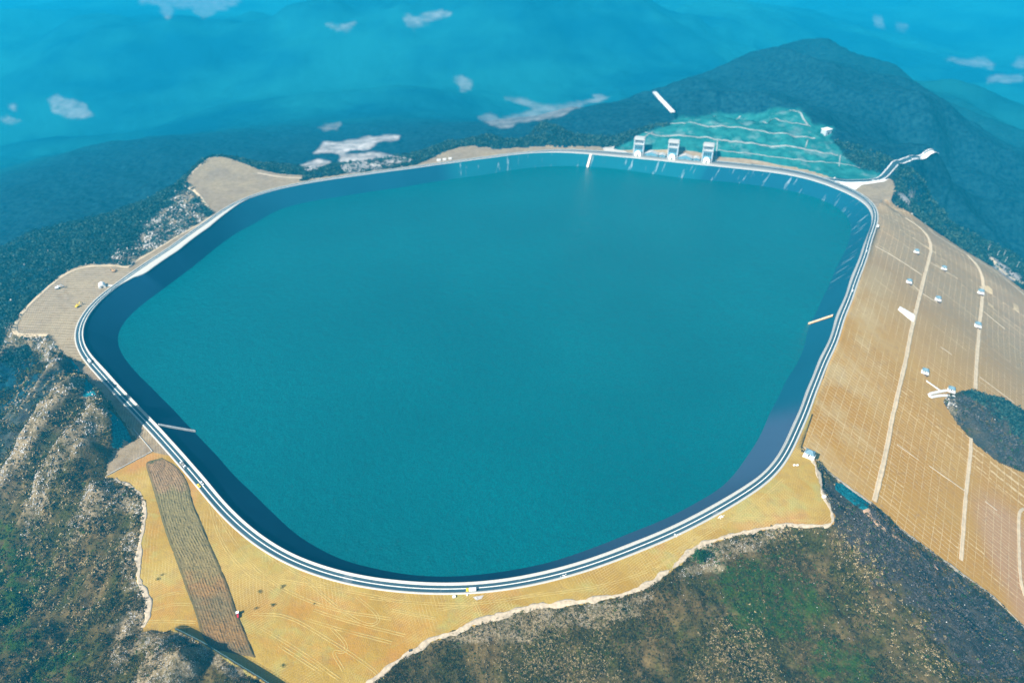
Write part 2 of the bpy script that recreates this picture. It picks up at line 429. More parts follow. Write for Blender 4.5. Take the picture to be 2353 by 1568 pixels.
H += mt * (-np.abs(fbm(X + 0.3 * Y, Y, 300, 3, 21)) * 110 - 6) * sstep(60, 260, out_d)
for (u_, v_, rad_, h_) in ((350, 165, 800, 330), (620, 95, 1300, 480), (1330, 110, 1100, 420), (1000, 150, 600, 200), (120, 310, 330, 110), (600, 262, 420, 150), (930, 268, 260, 80), (1560, 60, 1200, 300), (60, 60, 1500, 300)):
    c_ = at_z([(u_, v_)], -400)[0]
    H += sstep(1700, 2300, np.hypot(X, Y)) * 0.6 * h_ * np.exp(-(((X - c_[0]) / rad_) ** 2 + ((Y - c_[1]) / (rad_ * 0.6)) ** 2)) * (1 + 0.5 * fbm(X, Y, 500, 3, 55))
H = H + sstep(3, 25, out_d) * (1 - far) * np.abs(fbm(X, Y, 28, 3, 31)) * 5
GUL = fbm(X * 0.93 - Y * 0.36, (X * 0.36 + Y * 0.93) / 5.0, 32, 4, 401)
lefthill = sstep(-110, -190, X) * (1 - sstep(700, 820, Y)) * sstep(4, 22, out_d)
H = H + lefthill * GUL * 26
# level benches, crest shoulder, dam face
wS = 1 - sstep(-1.0, 2.5, soil_d)
H = H * (1 - wS) + (PLATEAU_Z + fbm(X, Y, 30, 3, 8) * 0.5 * sstep(3, 20, -soil_d) * sstep(2, 20, RD)) * wS
wD = 1 - sstep(0.0, 5.0, dam_d)
zd_all = dam_z(TD, TS) 
wf = sstep(840, 1010, Y)
H = H * (1 - wD) + (np.where(dm, zd_all, 0) * (1 - wf) + (B + 0.0) * wf) * wD
# berms across the dam face are 5 m wide level steps
UVH, ZCH = project(np.column_stack([XY, H]))
kn = np.full(len(XY), 1e9); kn[dm] = sdf(hit_dam(KNOB_TR)[:, :2], XY[dm])
H += sstep(0, 30, -kn) * (9 + fbm(X, Y, 20, 3, 40) * 6) * (kn < 1e8)
wR = 1 - sstep(1.5, 5.0, RD)
H = H * (1 - wR) + PLATEAU_Z * wR
H = np.where(RD < 0, PLATEAU_Z, H)
WALL_UV = [(403,1443),(430,1456),(463,1473),(533,1516),(600,1557),(680,1610)]
WL = at_z(WALL_UV, 7.4)[:, :2]
bank = sdf(np.vstack([WL, (WL + [-14, -10])[::-1]]), XY)
H = H + (np.maximum(H, 7.3 + fbm(X, Y, 6, 2, 88) * 1.2) - H) * (1 - sstep(0.4, 9.0, bank + 0.0)) * (1 - 1.0 * (sdf(np.vstack([WL, (WL + [60, 60])[::-1]]), XY) < 0))
HG = H.reshape(AZ.shape)
def ground(pts):
    pts = np.atleast_2d(pts)
    a = np.arctan2(pts[:, 0], pts[:, 1]); l = np.log(np.hypot(pts[:, 0], pts[:, 1]))
    i = np.clip(np.searchsorted(lr, l) - 1, 0, len(lr) - 2); j = np.clip(np.searchsorted(az, a) - 1, 0, len(az) - 2)
    fi = np.clip((l - lr[i]) / (lr[i + 1] - lr[i]), 0, 1); fj = np.clip((a - az[j]) / (az[j + 1] - az[j]), 0, 1)
    return (HG[i, j] * (1 - fi) + HG[i + 1, j] * fi) * (1 - fj) + (HG[i, j + 1] * (1 - fi) + HG[i + 1, j + 1] * fi) * fj
def hit(uv):
    """the point of the ground seen at a picture position"""
    D = rays(uv); D = D / np.linalg.norm(D[:, :2], axis=1)[:, None]
    rr = np.exp(np.linspace(math.log(200), math.log(9000), 1500))
    out = np.zeros((len(D), 3)); done = np.zeros(len(D), bool); prev = np.full(len(D), 200.0)
    for r in rr:
        P = D * r + [0, 0, CAMH]
        b = (P[:, 2] < ground(P[:, :2])) & ~done
        if b.any():
            lo = prev[b].copy(); hi = np.full(b.sum(), r); Db = D[b]
            for _ in range(8):
                mid = (lo + hi) / 2; Pm = Db * mid[:, None] + [0, 0, CAMH]
                bb = Pm[:, 2] < ground(Pm[:, :2]); hi = np.where(bb, mid, hi); lo = np.where(bb, lo, mid)
            out[b] = Db * hi[:, None] + [0, 0, CAMH]; done |= b
        prev[~done] = r
    return out
def px_mask(polys, soft, rmin=0, rmax=1e9):
    """0..1 inside outlines traced on the picture, laid on the ground that shows there"""
    out = np.zeros(len(XY)); rr = np.hypot(X, Y)
    wob = fbm(UVH[:, 0] * 1.0, UVH[:, 1] * 2.0, 30, 4, 77) * 18
    for poly in polys:
        lo, hi = np.min(poly, 0) - 60, np.max(poly, 0) + 60
        m = (UVH[:, 0] > lo[0]) & (UVH[:, 0] < hi[0]) & (UVH[:, 1] > lo[1]) & (UVH[:, 1] < hi[1]) & (rr > rmin) & (rr < rmax)
        if m.any(): out[m] = np.maximum(out[m], 1 - sstep(-soft, soft, sdf(poly, UVH[m]) + wob[m] * soft / 8))
    return out
UVH, ZCH = project(np.column_stack([XY, H]))
PALE_FAR = [
    [(112,232),(135,222),(165,226),(195,242),(214,262),(195,272),(160,272),(125,258)],
    [(0,275),(20,268),(45,276),(10,285)], [(20,245),(34,243),(34,252)],
    [(320,8),(360,12),(385,42),(400,20),(440,20),(468,44),(505,25),(550,0),(545,-20),(320,-20)],
    [(922,40),(960,36),(1000,28),(1035,32),(985,48),(950,66),(935,60)],
    [(752,58),(815,52),(795,72),(780,74)],
    [(1042,188),(1062,180),(1082,188),(1078,205),(1060,208)],
    [(1162,226),(1190,224),(1215,230),(1250,240),(1320,238),(1355,226),(1400,222),(1365,236),(1320,252),(1290,268),(1230,278),(1180,284),(1180,295),(1150,297),(1125,285),(1100,270),(1120,262),(1150,268),(1190,262),(1225,252),(1195,240)],
    [(1355,214),(1400,224),(1385,230),(1360,224)],
    [(2165,136),(2270,134),(2285,146),(2280,164),(2262,152),(2200,146)],
    [(2268,180),(2290,170),(2320,172),(2352,168),(2352,190),(2268,190)], [(2320,150),(2352,138),(2352,160)],
    [(2010,42),(2025,44),(2030,62),(2015,58)], [(2055,60),(2085,58),(2080,66)],
   
    [(730,293),(755,287),(780,284),(775,300),(745,302)],
]
PALE_MID = [
    [(722,352),(745,328),(800,322),(880,312),(916,314),(915,320),(870,328),(845,342),(790,350),(760,352)],
    [(780,355),(850,350),(920,358),(960,366),(940,378),(850,392),(790,402),(780,380)],
    [(690,380),(730,365),(760,370),(745,390),(700,402)],
    [(2265,585),(2290,598),(2320,620),(2352,640),(2340,650),(2300,640),(2280,610)],
    [(2090,480),(2060,445),(2100,450),(2090,470)],
]
ROCKY = [
    [(425,430),(450,440),(490,500),(470,520),(400,570),(330,610),(230,605),(300,560),(360,500),(400,450)],
    [(20,740),(110,770),(150,830),(120,850),(60,800),(0,800)],
    [(185,900),(255,910),(260,960),(210,980),(190,930)],
    [(250,980),(130,1080),(95,1170),(60,1240),(50,1200),(100,1080),(180,960)],
    [(240,1090),(330,1140),(330,1180),(240,1170),(210,1130)], [(250,1130),(200,1200),(160,1260),(150,1240),(190,1160)],
    [(300,1200),(330,1330),(340,1380),(330,1440),(270,1480),(250,1440),(300,1390),(280,1300)],
    [(330,1450),(420,1450),(500,1500),(600,1568),(540,1568),(430,1490),(340,1480),(260,1540),(250,1500)],
    [(1240,1395),(1420,1380),(1500,1360),(1470,1420),(1380,1440),(1290,1440),(1180,1480),(1060,1480),(1000,1470)],
    [(1610,1250),(1800,1215),(1790,1240),(1700,1270),(1650,1310),(1560,1320)],
    [(2160,905),(2195,920),(2200,960),(2180,990),(2160,960)],
]
GREENISH = [[(1640,1300),(1760,1290),(1860,1330),(1920,1400),(1850,1460),(1700,1450)], [(1580,1300),(1640,1255),(1650,1300)],
    [(0,1200),(90,1290),(60,1400),(100,1500),(0,1500)], [(100,1500),(170,1480),(180,1568),(100,1568)], [(1880,1470),(1990,1500),(2000,1568),(1880,1568)]]
SHADE_AND_WOOD = [[(1880,1080),(1990,1150),(2100,1260),(2352,1450),(2352,1568),(2250,1568),(2000,1290),(1910,1200)], KNOB_TR]  # shade of the right flank put into grey tones; grey wood on the knoll
mpp_h = ZCH / F
rock = np.maximum(px_mask(ROCKY, 10, 0, 1500) * 0.85, 0.9 * sstep(0.13, 0.30, GUL) * lefthill)
pale = np.maximum(0.4 * px_mask(PALE_FAR, 4, 1500), px_mask(PALE_MID, 3, 1000, 3000))
green = px_mask(GREENISH, 25, 0, 1300)
shade_wood = px_mask(SHADE_AND_WOOD, 20, 0, 1300)
NET_TR = [[(197,870),(190,910),(219,908),(214,889)],[(252,938),(256,970),(258,1000),(258,1036),(300,1028),(302,1005),(285,975),(268,955)],[(159,824),(180,859),(186,850),(166,826)],[(1917,1106),(1950,1116),(1997,1156),(1997,1179),(1960,1159),(1920,1122)]]
net = px_mask(NET_TR, 1.5, 0, 1200)
ORANGE_TR = [[(332,1350),(440,1318),(458,1445),(332,1442)],[(280,1092),(325,1100),(338,1135),(300,1112)],[(690,1340),(900,1382),(1200,1398),(1000,1462),(850,1550),(640,1500),(560,1420)],[(325,1180),(380,1200),(400,1270),(330,1290)]]
orange = px_mask(ORANGE_TR, 14, 0, 900)
terr = px_mask([GREEN_TR], 4, 1200, 1700)

# ---- ground materials
def hill_mat():
    t = NT('hillside_scrub')
    p = t.pos()
    n1 = t.noise(0.012, 5, 0.6); n2 = t.noise(0.10, 5, 0.65); n3 = t.noise(0.55, 4, 0.7); n4 = t.noise(0.035, 4, 0.6)
    brown = t.mix(t.ramp(n2, [(0.35, 0), (0.65, 1)]), (0.045, 0.030, 0.009), (0.165, 0.115, 0.045))
    olive = t.mix(t.ramp(n3, [(0.35, 0), (0.65, 1)]), (0.012, 0.014, 0.003), (0.070, 0.066, 0.014))
    c = t.mix(t.ramp(n4, [(0.38, 0), (0.6, 1)]), brown, olive)
    grn = t.mix(t.ramp(n3, [(0.3, 0), (0.7, 1)]), (0.012, 0.028, 0.003), (0.040, 0.078, 0.008))
    c = t.mix(t.math('MULTIPLY', t.attr('green'), t.ramp(n2, [(0.4, 0.0), (0.55, 1.0)])), c, grn)
    c = t.mix(t.math('MULTIPLY', t.attr('shade_wood'), 0.75), c, t.mix(t.ramp(n3, [(0.35, 0), (0.65, 1)]), (0.026, 0.026, 0.028), (0.075, 0.068, 0.062)))
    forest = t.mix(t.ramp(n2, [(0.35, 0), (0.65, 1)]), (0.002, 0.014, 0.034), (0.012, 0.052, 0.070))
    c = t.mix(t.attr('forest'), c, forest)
    # the far valley floor: fields and woods, teal haze put into their colour
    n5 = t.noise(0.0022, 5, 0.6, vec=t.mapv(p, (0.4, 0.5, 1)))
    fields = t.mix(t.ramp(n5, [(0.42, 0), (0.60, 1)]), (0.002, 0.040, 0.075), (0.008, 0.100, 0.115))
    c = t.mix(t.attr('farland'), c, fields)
    rk = t.mix(t.ramp(n3, [(0.4, 0), (0.62, 1)]), (0.15, 0.11, 0.055), (0.36, 0.285, 0.185))
    rf = t.math('MULTIPLY', t.attr('rock'), t.ramp(n2, [(0.34, 0.1), (0.56, 1.0)]))
    c = t.mix(rf, c, rk)
    c = t.mix(t.attr('pale'), c, t.mix(t.ramp(t.noise(0.02, 5), [(0.35, 0), (0.65, 1)]), (0.22, 0.20, 0.19), (0.50, 0.46, 0.43)))
    tn = t.mix(t.ramp(t.noise(0.06, 4), [(0.35, 0), (0.65, 1)]), (0.010, 0.10, 0.10), (0.025, 0.17, 0.16))
    tn = t.mix(t.ramp(t.noise(0.025, 5, 0.6), [(0.54, 0), (0.68, 0.75)]), tn, (0.15, 0.25, 0.25))
    c = t.mix(t.attr('terrace'), c, tn)
    c = t.mix(t.ramp(t.attr('net'), [(0.3, 0), (0.6, 1)]), c, t.mix(t.ramp(n3, [(0.4, 0), (0.6, 1)]), (0.01, 0.07, 0.09), (0.02, 0.24, 0.28)))
    t.col(c); t.rough(1.0, 0.0)
    t.bump(t.math('ADD', n3, t.math('MULTIPLY', n2, 3)), 0.6, 1.6)
    return t.m
def soil_mat():
    t = NT('bare_soil')
    p = t.pos()
    n1 = t.noise(0.018, 5, 0.6); n2 = t.noise(0.12, 5, 0.65); n3 = t.noise(0.9, 4, 0.7)
    yel = t.mix(t.ramp(n1, [(0.40, 0), (0.60, 1)]), (0.32, 0.185, 0.022), (0.38, 0.255, 0.048))
    yel = t.mix(t.ramp(t.noise(0.03, 4, 0.5, dist=1.0), [(0.52, 0), (0.66, 0.8)]), yel, (0.33, 0.285, 0.075))
    org = t.ramp(t.noise(0.014, 3, 0.5, vec=t.mapv(p, (1.3, 1, 1))), [(0.56, 0), (0.66, 0.8)])
    yel = t.mix(t.math('MULTIPLY', org, t.attr('warm')), yel, (0.42, 0.19, 0.045))
    yel = t.mix(t.math('MULTIPLY', t.attr('orange'), t.ramp(t.noise(0.045, 4, 0.6), [(0.42, 0.05), (0.60, 0.6)])), yel, (0.40, 0.19, 0.025))
    grey = t.mix(t.ramp(n2, [(0.35, 0), (0.65, 1)]), (0.20, 0.145, 0.09), (0.275, 0.21, 0.14))
    c = t.mix(t.attr('greyed'), yel, grey)
    # wheel tracks and grading passes left by machines: thin pale lines that wander
    for rot, sc, am in ((0.9, 0.16, 0.5), (-0.35, 0.12, 0.35), (0.25, 0.2, 0.3)):
        wv = t.n('ShaderNodeTexWave', wave_type='BANDS', bands_direction='X')
        wv.inputs['Scale'].default_value = sc; wv.inputs['Distortion'].default_value = 9; wv.inputs['Detail'].default_value = 1.5; wv.inputs['Detail Scale'].default_value = 0.12
        t.l(t.mapv(p, (1, 1, 1), (0, 0, rot)), wv.inputs['Vector'])
        ln = t.math('MULTIPLY', t.ramp(wv.outputs['Fac'], [(0.90, 0), (0.97, 1)]), t.ramp(t.noise(0.02, 3, vec=t.mapv(p, (1, 1, 1), (0.3, 0, rot))), [(0.46, 0), (0.58, am)]))
        c = t.mix(ln, c, (0.62, 0.47, 0.22))
    c = t.mix(t.ramp(n2, [(0.28, 0.35), (0.5, 0.0)]), c, (0.22, 0.14, 0.06))
    c = t.mix(t.ramp(n3, [(0.25, 0.4), (0.45, 0.0)]), c, (0.20, 0.14, 0.07))
    # furrow lines on the left bench
    wv = t.n('ShaderNodeTexWave', wave_type='BANDS', bands_direction='Y')
    wv.inputs['Scale'].default_value = 0.055; wv.inputs['Distortion'].default_value = 3.0; wv.inputs['Detail'].default_value = 2; wv.inputs['Detail Scale'].default_value = 0.6
    t.l(t.mapv(p, (1, 1, 1), (0, 0, 0.05)), wv.inputs['Vector'])
    c = t.mix(t.math('MULTIPLY', t.attr('furrow'), t.ramp(wv.outputs['Fac'], [(0.55, 0), (0.95, 0.30)])), c, (0.56, 0.47, 0.32))
    t.col(c); t.rough(0.95, 0.1); t.bump(t.math('ADD', n3, t.math('MULTIPLY', n2, 2)), 0.5, 0.8)
    return t.m
def dam_mat():
    t = NT('lattice_slope')
    p = t.pos(); s = t.attr('chain'); d = t.attr('down')
    n1 = t.noise(0.012, 4, 0.55); n2 = t.noise(0.15, 4, 0.6)
    c = t.mix(t.ramp(n1, [(0.35, 0), (0.65, 1)]), (0.40, 0.195, 0.016), (0.42, 0.225, 0.030))
    c = t.mix(t.math('MULTIPLY', t.attr('pinkish'), 0.5), c, (0.40, 0.225, 0.150))
    c = t.mix(t.math('MULTIPLY', t.ramp(t.noise(0.02, 4), [(0.42, 0), (0.6, 0.8)]), t.ramp(t.math('DIVIDE', d, 160.0), [(0.1, 1), (0.55, 0)])), c, (0.47, 0.33, 0.14))
    c = t.mix(t.math('MULTIPLY', t.attr('fargrey'), t.ramp(n2, [(0.35, 0.75), (0.65, 1)])), c, (0.255, 0.175, 0.095))
    c = t.mix(t.ramp(n2, [(0.28, 0.45), (0.48, 0)]), c, (0.27, 0.15, 0.06))
    def stripe(v, period, width, jit=None):
        x = t.math('DIVIDE', v, period)
        if jit is not None: x = t.math('ADD', x, jit)
        f = t.math('FRACT', x)
        dd = t.math('ABSOLUTE', t.math('SUBTRACT', f, 0.5))
        return t.math('GREATER_THAN', dd, 0.5 - width / period / 2)
    # ribs running down the slope, broken into lengths that step sideways from bay to bay
    row = t.math('FLOOR', t.math('DIVIDE', d, 9.0))
    jit = t.math('FRACT', t.math('MULTIPLY', t.math('SINE', t.math('MULTIPLY', row, 12.9898)), 437.58))
    ribs = stripe(s, 5.6, 0.7, t.math('MULTIPLY', jit, 0.35))
    hor = stripe(d, 9.0, 0.6)
    brk = t.ramp(t.noise(0.22, 3, 0.7), [(0.33, 0.1), (0.5, 1)])
    lines = t.math('MULTIPLY', t.math('MAXIMUM', t.math('MULTIPLY', ribs, 0.75), t.math('MULTIPLY', hor, 0.6)), brk)
    big = stripe(s, 55.0, 1.0)
    lines = t.math('MAXIMUM', lines, t.math('MULTIPLY', big, t.ramp(t.noise(0.02, 2), [(0.48, 0), (0.52, 0.7)])))
    fade = t.ramp(t.noise(0.016, 3), [(0.36, 0.25), (0.55, 0.95)])
    lines = t.math('MULTIPLY', lines, fade)
    c = t.mix(lines, c, (0.74, 0.55, 0.30))
    t.col(c); t.rough(0.9, 0.15); t.bump(t.math('ADD', n2, lines), 0.5, 0.6)
    return t.m
M_HILL, M_SOIL, M_DAM = hill_mat(), soil_mat(), dam_mat()
NR, NC = AZ.shape
idx = np.arange(NR * NC).reshape(NR, NC)
quads = np.stack([idx[:-1, :-1], idx[:-1, 1:], idx[1:, 1:], idx[1:, :-1]], -1).reshape(-1, 4)
quads = quads[:, ::-1]
inside = RD < -2.6
quads = quads[~inside[quads].any(1)]
VV = np.column_stack([XY, H])
edge_n = fbm(X, Y, 5, 3, 50) * 3.5 * sstep(3, 10, RD)
is_soil = (soil_d + edge_n < 0.3); is_dam = (dam_d < 0.4)
is_dam &= ~(kn < 0); is_soil |= (RD < 6) & (dam_d > 3) & (X > -1e9) & (RD > -20)
cls = np.where(is_dam, 1, np.where(is_soil, 2, 0))
rr_ = np.hypot(X, Y)
cls = np.where((cls == 0) & (terr > 0.5), 3, cls)
cls = np.where((cls == 0) & (rr_ > 1500), 4, cls)
qc = cls[quads]
def vote(q):
    return np.where((q == 1).sum(1) >= 2, 1, np.where((q == 2).sum(1) >= 2, 2, np.where((q == 3).sum(1) >= 2, 3, np.where((q == 4).sum(1) >= 2, 4, 0))))
qc = vote(qc)
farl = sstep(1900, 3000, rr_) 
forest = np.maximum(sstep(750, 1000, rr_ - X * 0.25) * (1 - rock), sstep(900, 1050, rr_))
greyed = np.maximum(sstep(620, 900, rr_), ((soil_id == 3) | (soil_id == 4)) * 1.0)  # far benches greyed as by haze, in the colour; the verge is plain grey
furr = ((soil_id == 1) & (soil_d < -4)).astype(float)
for name, k, mat in (('hillside', 0, M_HILL), ('dam_slope', 1, M_DAM), ('bare_ground', 2, M_SOIL), ('terraced_hillside', 3, M_HILL), ('distant_hills', 4, M_HILL)):
    q = quads[qc == k]
    used = np.unique(q); remap = np.full(len(VV), -1); remap[used] = np.arange(len(used))
    o = mesh_obj(name, VV[used], remap[q], mat, smooth=True, kind='structure')
    if k in (0, 3, 4):
        for nm, arr in (('rock', rock), ('pale', pale), ('green', green), ('shade_wood', shade_wood), ('terrace', terr), ('farland', farl), ('net', net), ('forest', forest)): fattr(o, nm, arr[used])
    if k == 1:
        fattr(o, 'chain', TS[used]); fattr(o, 'down', TD[used])
        fattr(o, 'pinkish', (sstep(0.45, 0.75, vnoise(X / 90, Y / 150, 61) + 0.5) * sstep(60, 120, TD))[used])
        fattr(o, 'fargrey', sstep(820, 1150, rr_)[used])
    if k == 2:
        fattr(o, 'greyed', greyed[used]); fattr(o, 'furrow', furr[used]); fattr(o, 'orange', orange[used]); fattr(o, 'warm', ((soil_id == 0) * 1.0)[used])

# ---------------------------------------------------------------- the ring: lining, parapet, pavements, carriageway
def loft(name, loops, zs, mat, kind='structure', closed=True, parent=None, attrs=True, sl=None):
    """surface between rings of points that share their angles"""
    loops = [np.column_stack([L, np.full(len(L), z) if np.isscalar(z) else z]) for L, z in zip(loops, zs)]
    if sl is not None: loops = [L[sl] for L in loops]
    n = len(loops[0]); V = np.concatenate(loops); fs = []
    i = np.arange(n if closed else n - 1); j = (i + 1) % n
    for a in range(len(loops) - 1):
        fs.append(np.stack([i + a * n, j + a * n, j + (a + 1) * n, i + (a + 1) * n], 1))
    o = mesh_obj(name, V, np.concatenate(fs), mat, parent, kind=kind)
    if attrs:
        S = np.concatenate([[0], np.cumsum(np.linalg.norm(np.diff(loops[0][:, :2], axis=0), axis=1))])
        fattr(o, 'chain', np.tile(S, len(loops)))
        fattr(o, 'down', np.concatenate([np.linalg.norm(L - loops[0], axis=1) for L in loops]))
    return o
def lining_mat():
    t = NT('asphalt_lining')
    s, d = t.attr('chain'), t.attr('down'); p = t.pos()
    cb = t.n('ShaderNodeCombineXYZ'); t.l(s, cb.inputs[0]); t.l(d, cb.inputs[1])
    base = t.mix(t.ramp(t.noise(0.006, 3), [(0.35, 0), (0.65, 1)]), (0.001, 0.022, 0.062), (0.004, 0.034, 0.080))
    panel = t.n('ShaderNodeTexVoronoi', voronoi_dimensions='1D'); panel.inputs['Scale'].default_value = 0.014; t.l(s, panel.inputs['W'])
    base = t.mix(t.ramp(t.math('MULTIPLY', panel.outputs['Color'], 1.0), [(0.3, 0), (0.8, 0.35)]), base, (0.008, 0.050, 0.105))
    base = t.mix(t.attr('greyside'), base, (0.035, 0.070, 0.125))  # near-right side lighter for how it faces the sun, put into the colour
    base = t.mix(t.attr('tealside'), base, (0.004, 0.068, 0.108))  # right and far sides lighter teal, sunlight put into the colour
    base = t.mix(t.attr('farlit'), base, (0.005, 0.095, 0.130))  # brightness of the sun-facing far lining put into the colour
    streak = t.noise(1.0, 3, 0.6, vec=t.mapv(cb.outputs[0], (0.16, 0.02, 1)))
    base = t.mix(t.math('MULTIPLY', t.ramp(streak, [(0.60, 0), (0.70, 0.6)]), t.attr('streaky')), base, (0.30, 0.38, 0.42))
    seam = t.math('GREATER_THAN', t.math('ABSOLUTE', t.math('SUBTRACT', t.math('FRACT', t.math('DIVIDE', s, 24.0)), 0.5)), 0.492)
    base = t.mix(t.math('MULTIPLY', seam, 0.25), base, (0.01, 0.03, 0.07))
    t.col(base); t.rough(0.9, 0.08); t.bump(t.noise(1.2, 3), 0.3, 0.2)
    return t.m
def asphalt_mat():
    t = NT('road_asphalt')
    s, d = t.attr('chain'), t.attr('down')
    cb = t.n('ShaderNodeCombineXYZ'); t.l(s, cb.inputs[0]); t.l(d, cb.inputs[1])
    n = t.noise(1.0, 4, 0.6, vec=t.mapv(cb.outputs[0], (0.012, 0.5, 1)))
    c = t.mix(t.ramp(n, [(0.35, 0), (0.65, 1)]), (0.016, 0.050, 0.072), (0.045, 0.092, 0.118))
    wheel = t.math('ABSOLUTE', t.math('SUBTRACT', t.math('FRACT', t.math('DIVIDE', d, 1.55)), 0.5))
    c = t.mix(t.ramp(wheel, [(0.30, 0), (0.48, 0.45)]), c, (0.015, 0.045, 0.060))
    c = t.mix(t.ramp(t.noise(0.05, 3), [(0.64, 0), (0.7, 0.5)]), c, (0.20, 0.22, 0.23))
    t.col(c); t.rough(0.75, 0.3); return t.m
M_LIN, M_ASPH = lining_mat(), asphalt_mat()
M_CONC = simple('pale_concrete', (0.46, 0.44, 0.39), 0.8, 0.10, 0.5)
M_CONCG = simple('weathered_concrete', (0.50, 0.46, 0.40), 0.85, 0.16, 0.4)
M_PAINT = simple('worn_white_paint', (0.74, 0.74, 0.66), 0.6, 0.12, 0.3)
pWall_in = pC; pWall_out = offset(pC, 0.55)
slope_v = pW - pC
pWx = pC + slope_v * 1.25
mids = [pC + slope_v * f for f in (0.0, 0.25, 0.5, 0.75, 1.0)]
zsl = [-0.3 + (WATER_Z + 0.3) * f for f in (0.0, 0.25, 0.5, 0.75, 1.0)]
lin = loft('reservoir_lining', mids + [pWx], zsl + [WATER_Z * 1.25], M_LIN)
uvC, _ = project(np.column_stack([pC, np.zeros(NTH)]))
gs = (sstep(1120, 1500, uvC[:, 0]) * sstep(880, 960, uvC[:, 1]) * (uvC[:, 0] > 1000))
fl = sstep(1000, 1060, uvC[:, 0]) * (uvC[:, 1] < 380) * (1 - sstep(1600, 1650, uvC[:, 0]))
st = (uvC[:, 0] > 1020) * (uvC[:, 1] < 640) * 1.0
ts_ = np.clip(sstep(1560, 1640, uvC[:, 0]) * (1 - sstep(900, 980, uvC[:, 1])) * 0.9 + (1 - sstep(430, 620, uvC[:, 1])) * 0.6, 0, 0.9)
for nm, a in (('tealside', ts_), ('greyside', gs), ('farlit', fl), ('streaky', st)): fattr(lin, nm, np.tile(a, 6))
# parapet wall on the water side
o = loft('parapet_wall', [pWall_in, pWall_in, pWall_out, pWall_out], [-0.6, 1.05, 1.05, 0.02], M_CONC, kind='thing')
o['label'] = 'long low white concrete parapet along the inner rim of the reservoir'; o['category'] = 'wall'
loft('inner_walkway', [pWall_out, offset(pR, 0.0), offset(pR, 0.0)], [0.14, 0.14, 0.0], M_CONC)
ctr = ASPH / 2
loft('perimeter_road', [pR, offset(pR, ctr), pA], [0.0, 0.04, 0.0], M_ASPH)
loft('road_centre_line', [offset(pR, ctr - 0.42), offset(pR, ctr + 0.42)], [0.05, 0.05], M_PAINT)
loft('road_kerb', [pA, pA, offset(pA, OUTW), offset(pA, OUTW)], [-0.05, 0.16, 0.16, -1.2], M_CONC)

# ---------------------------------------------------------------- water
def water_mat():
    t = NT('reservoir_water')
    n0 = t.noise(0.004, 3, 0.5)
    t.col(t.mix(t.ramp(n0, [(0.3, 0), (0.7, 1)]), (0.000, 0.080, 0.090), (0.000, 0.100, 0.112)))
    g_ = t.noise(0.9, 3, 0.7)
    t.col(t.mix(t.ramp(g_, [(0.35, 0), (0.65, 1)]), (0.000, 0.062, 0.078), t.mix(t.ramp(n0, [(0.3, 0), (0.7, 1)]), (0.000, 0.098, 0.112), (0.000, 0.140, 0.156))))
    t.rough(0.12, 0.5); t.b.inputs['IOR'].default_value = 1.4
    n1 = t.noise(0.45, 4, 0.75); n2 = t.noise(0.12, 3, 0.5)
    t.bump(t.math('ADD', n1, t.math('MULTIPLY', n2, 1.5)), 0.8, 1.2)
    return t.m
pWo = offset(pW, 2.5)
rings = [pWo]; 
for f in (0.85, 0.6, 0.35, 0.1): rings.append(CEN + (pWo - CEN) * f)
n = NTH
V = np.concatenate([np.column_stack([r, np.full(n, WATER_Z)]) for r in rings] + [np.array([[*CEN, WATER_Z]])])
i = np.arange(n); j = (i + 1) % n
fc = [list(q) for a in range(len(rings) - 1) for q in np.stack([i + a * n, j + a * n, j + (a + 1) * n, i + (a + 1) * n], 1).tolist()]
b0 = (len(rings) - 1) * n
fc += [[b0 + a, b0 + b, len(V) - 1] for a, b in zip(i.tolist(), j.tolist())]
mesh_obj('water', V, fc, water_mat(), kind='structure')
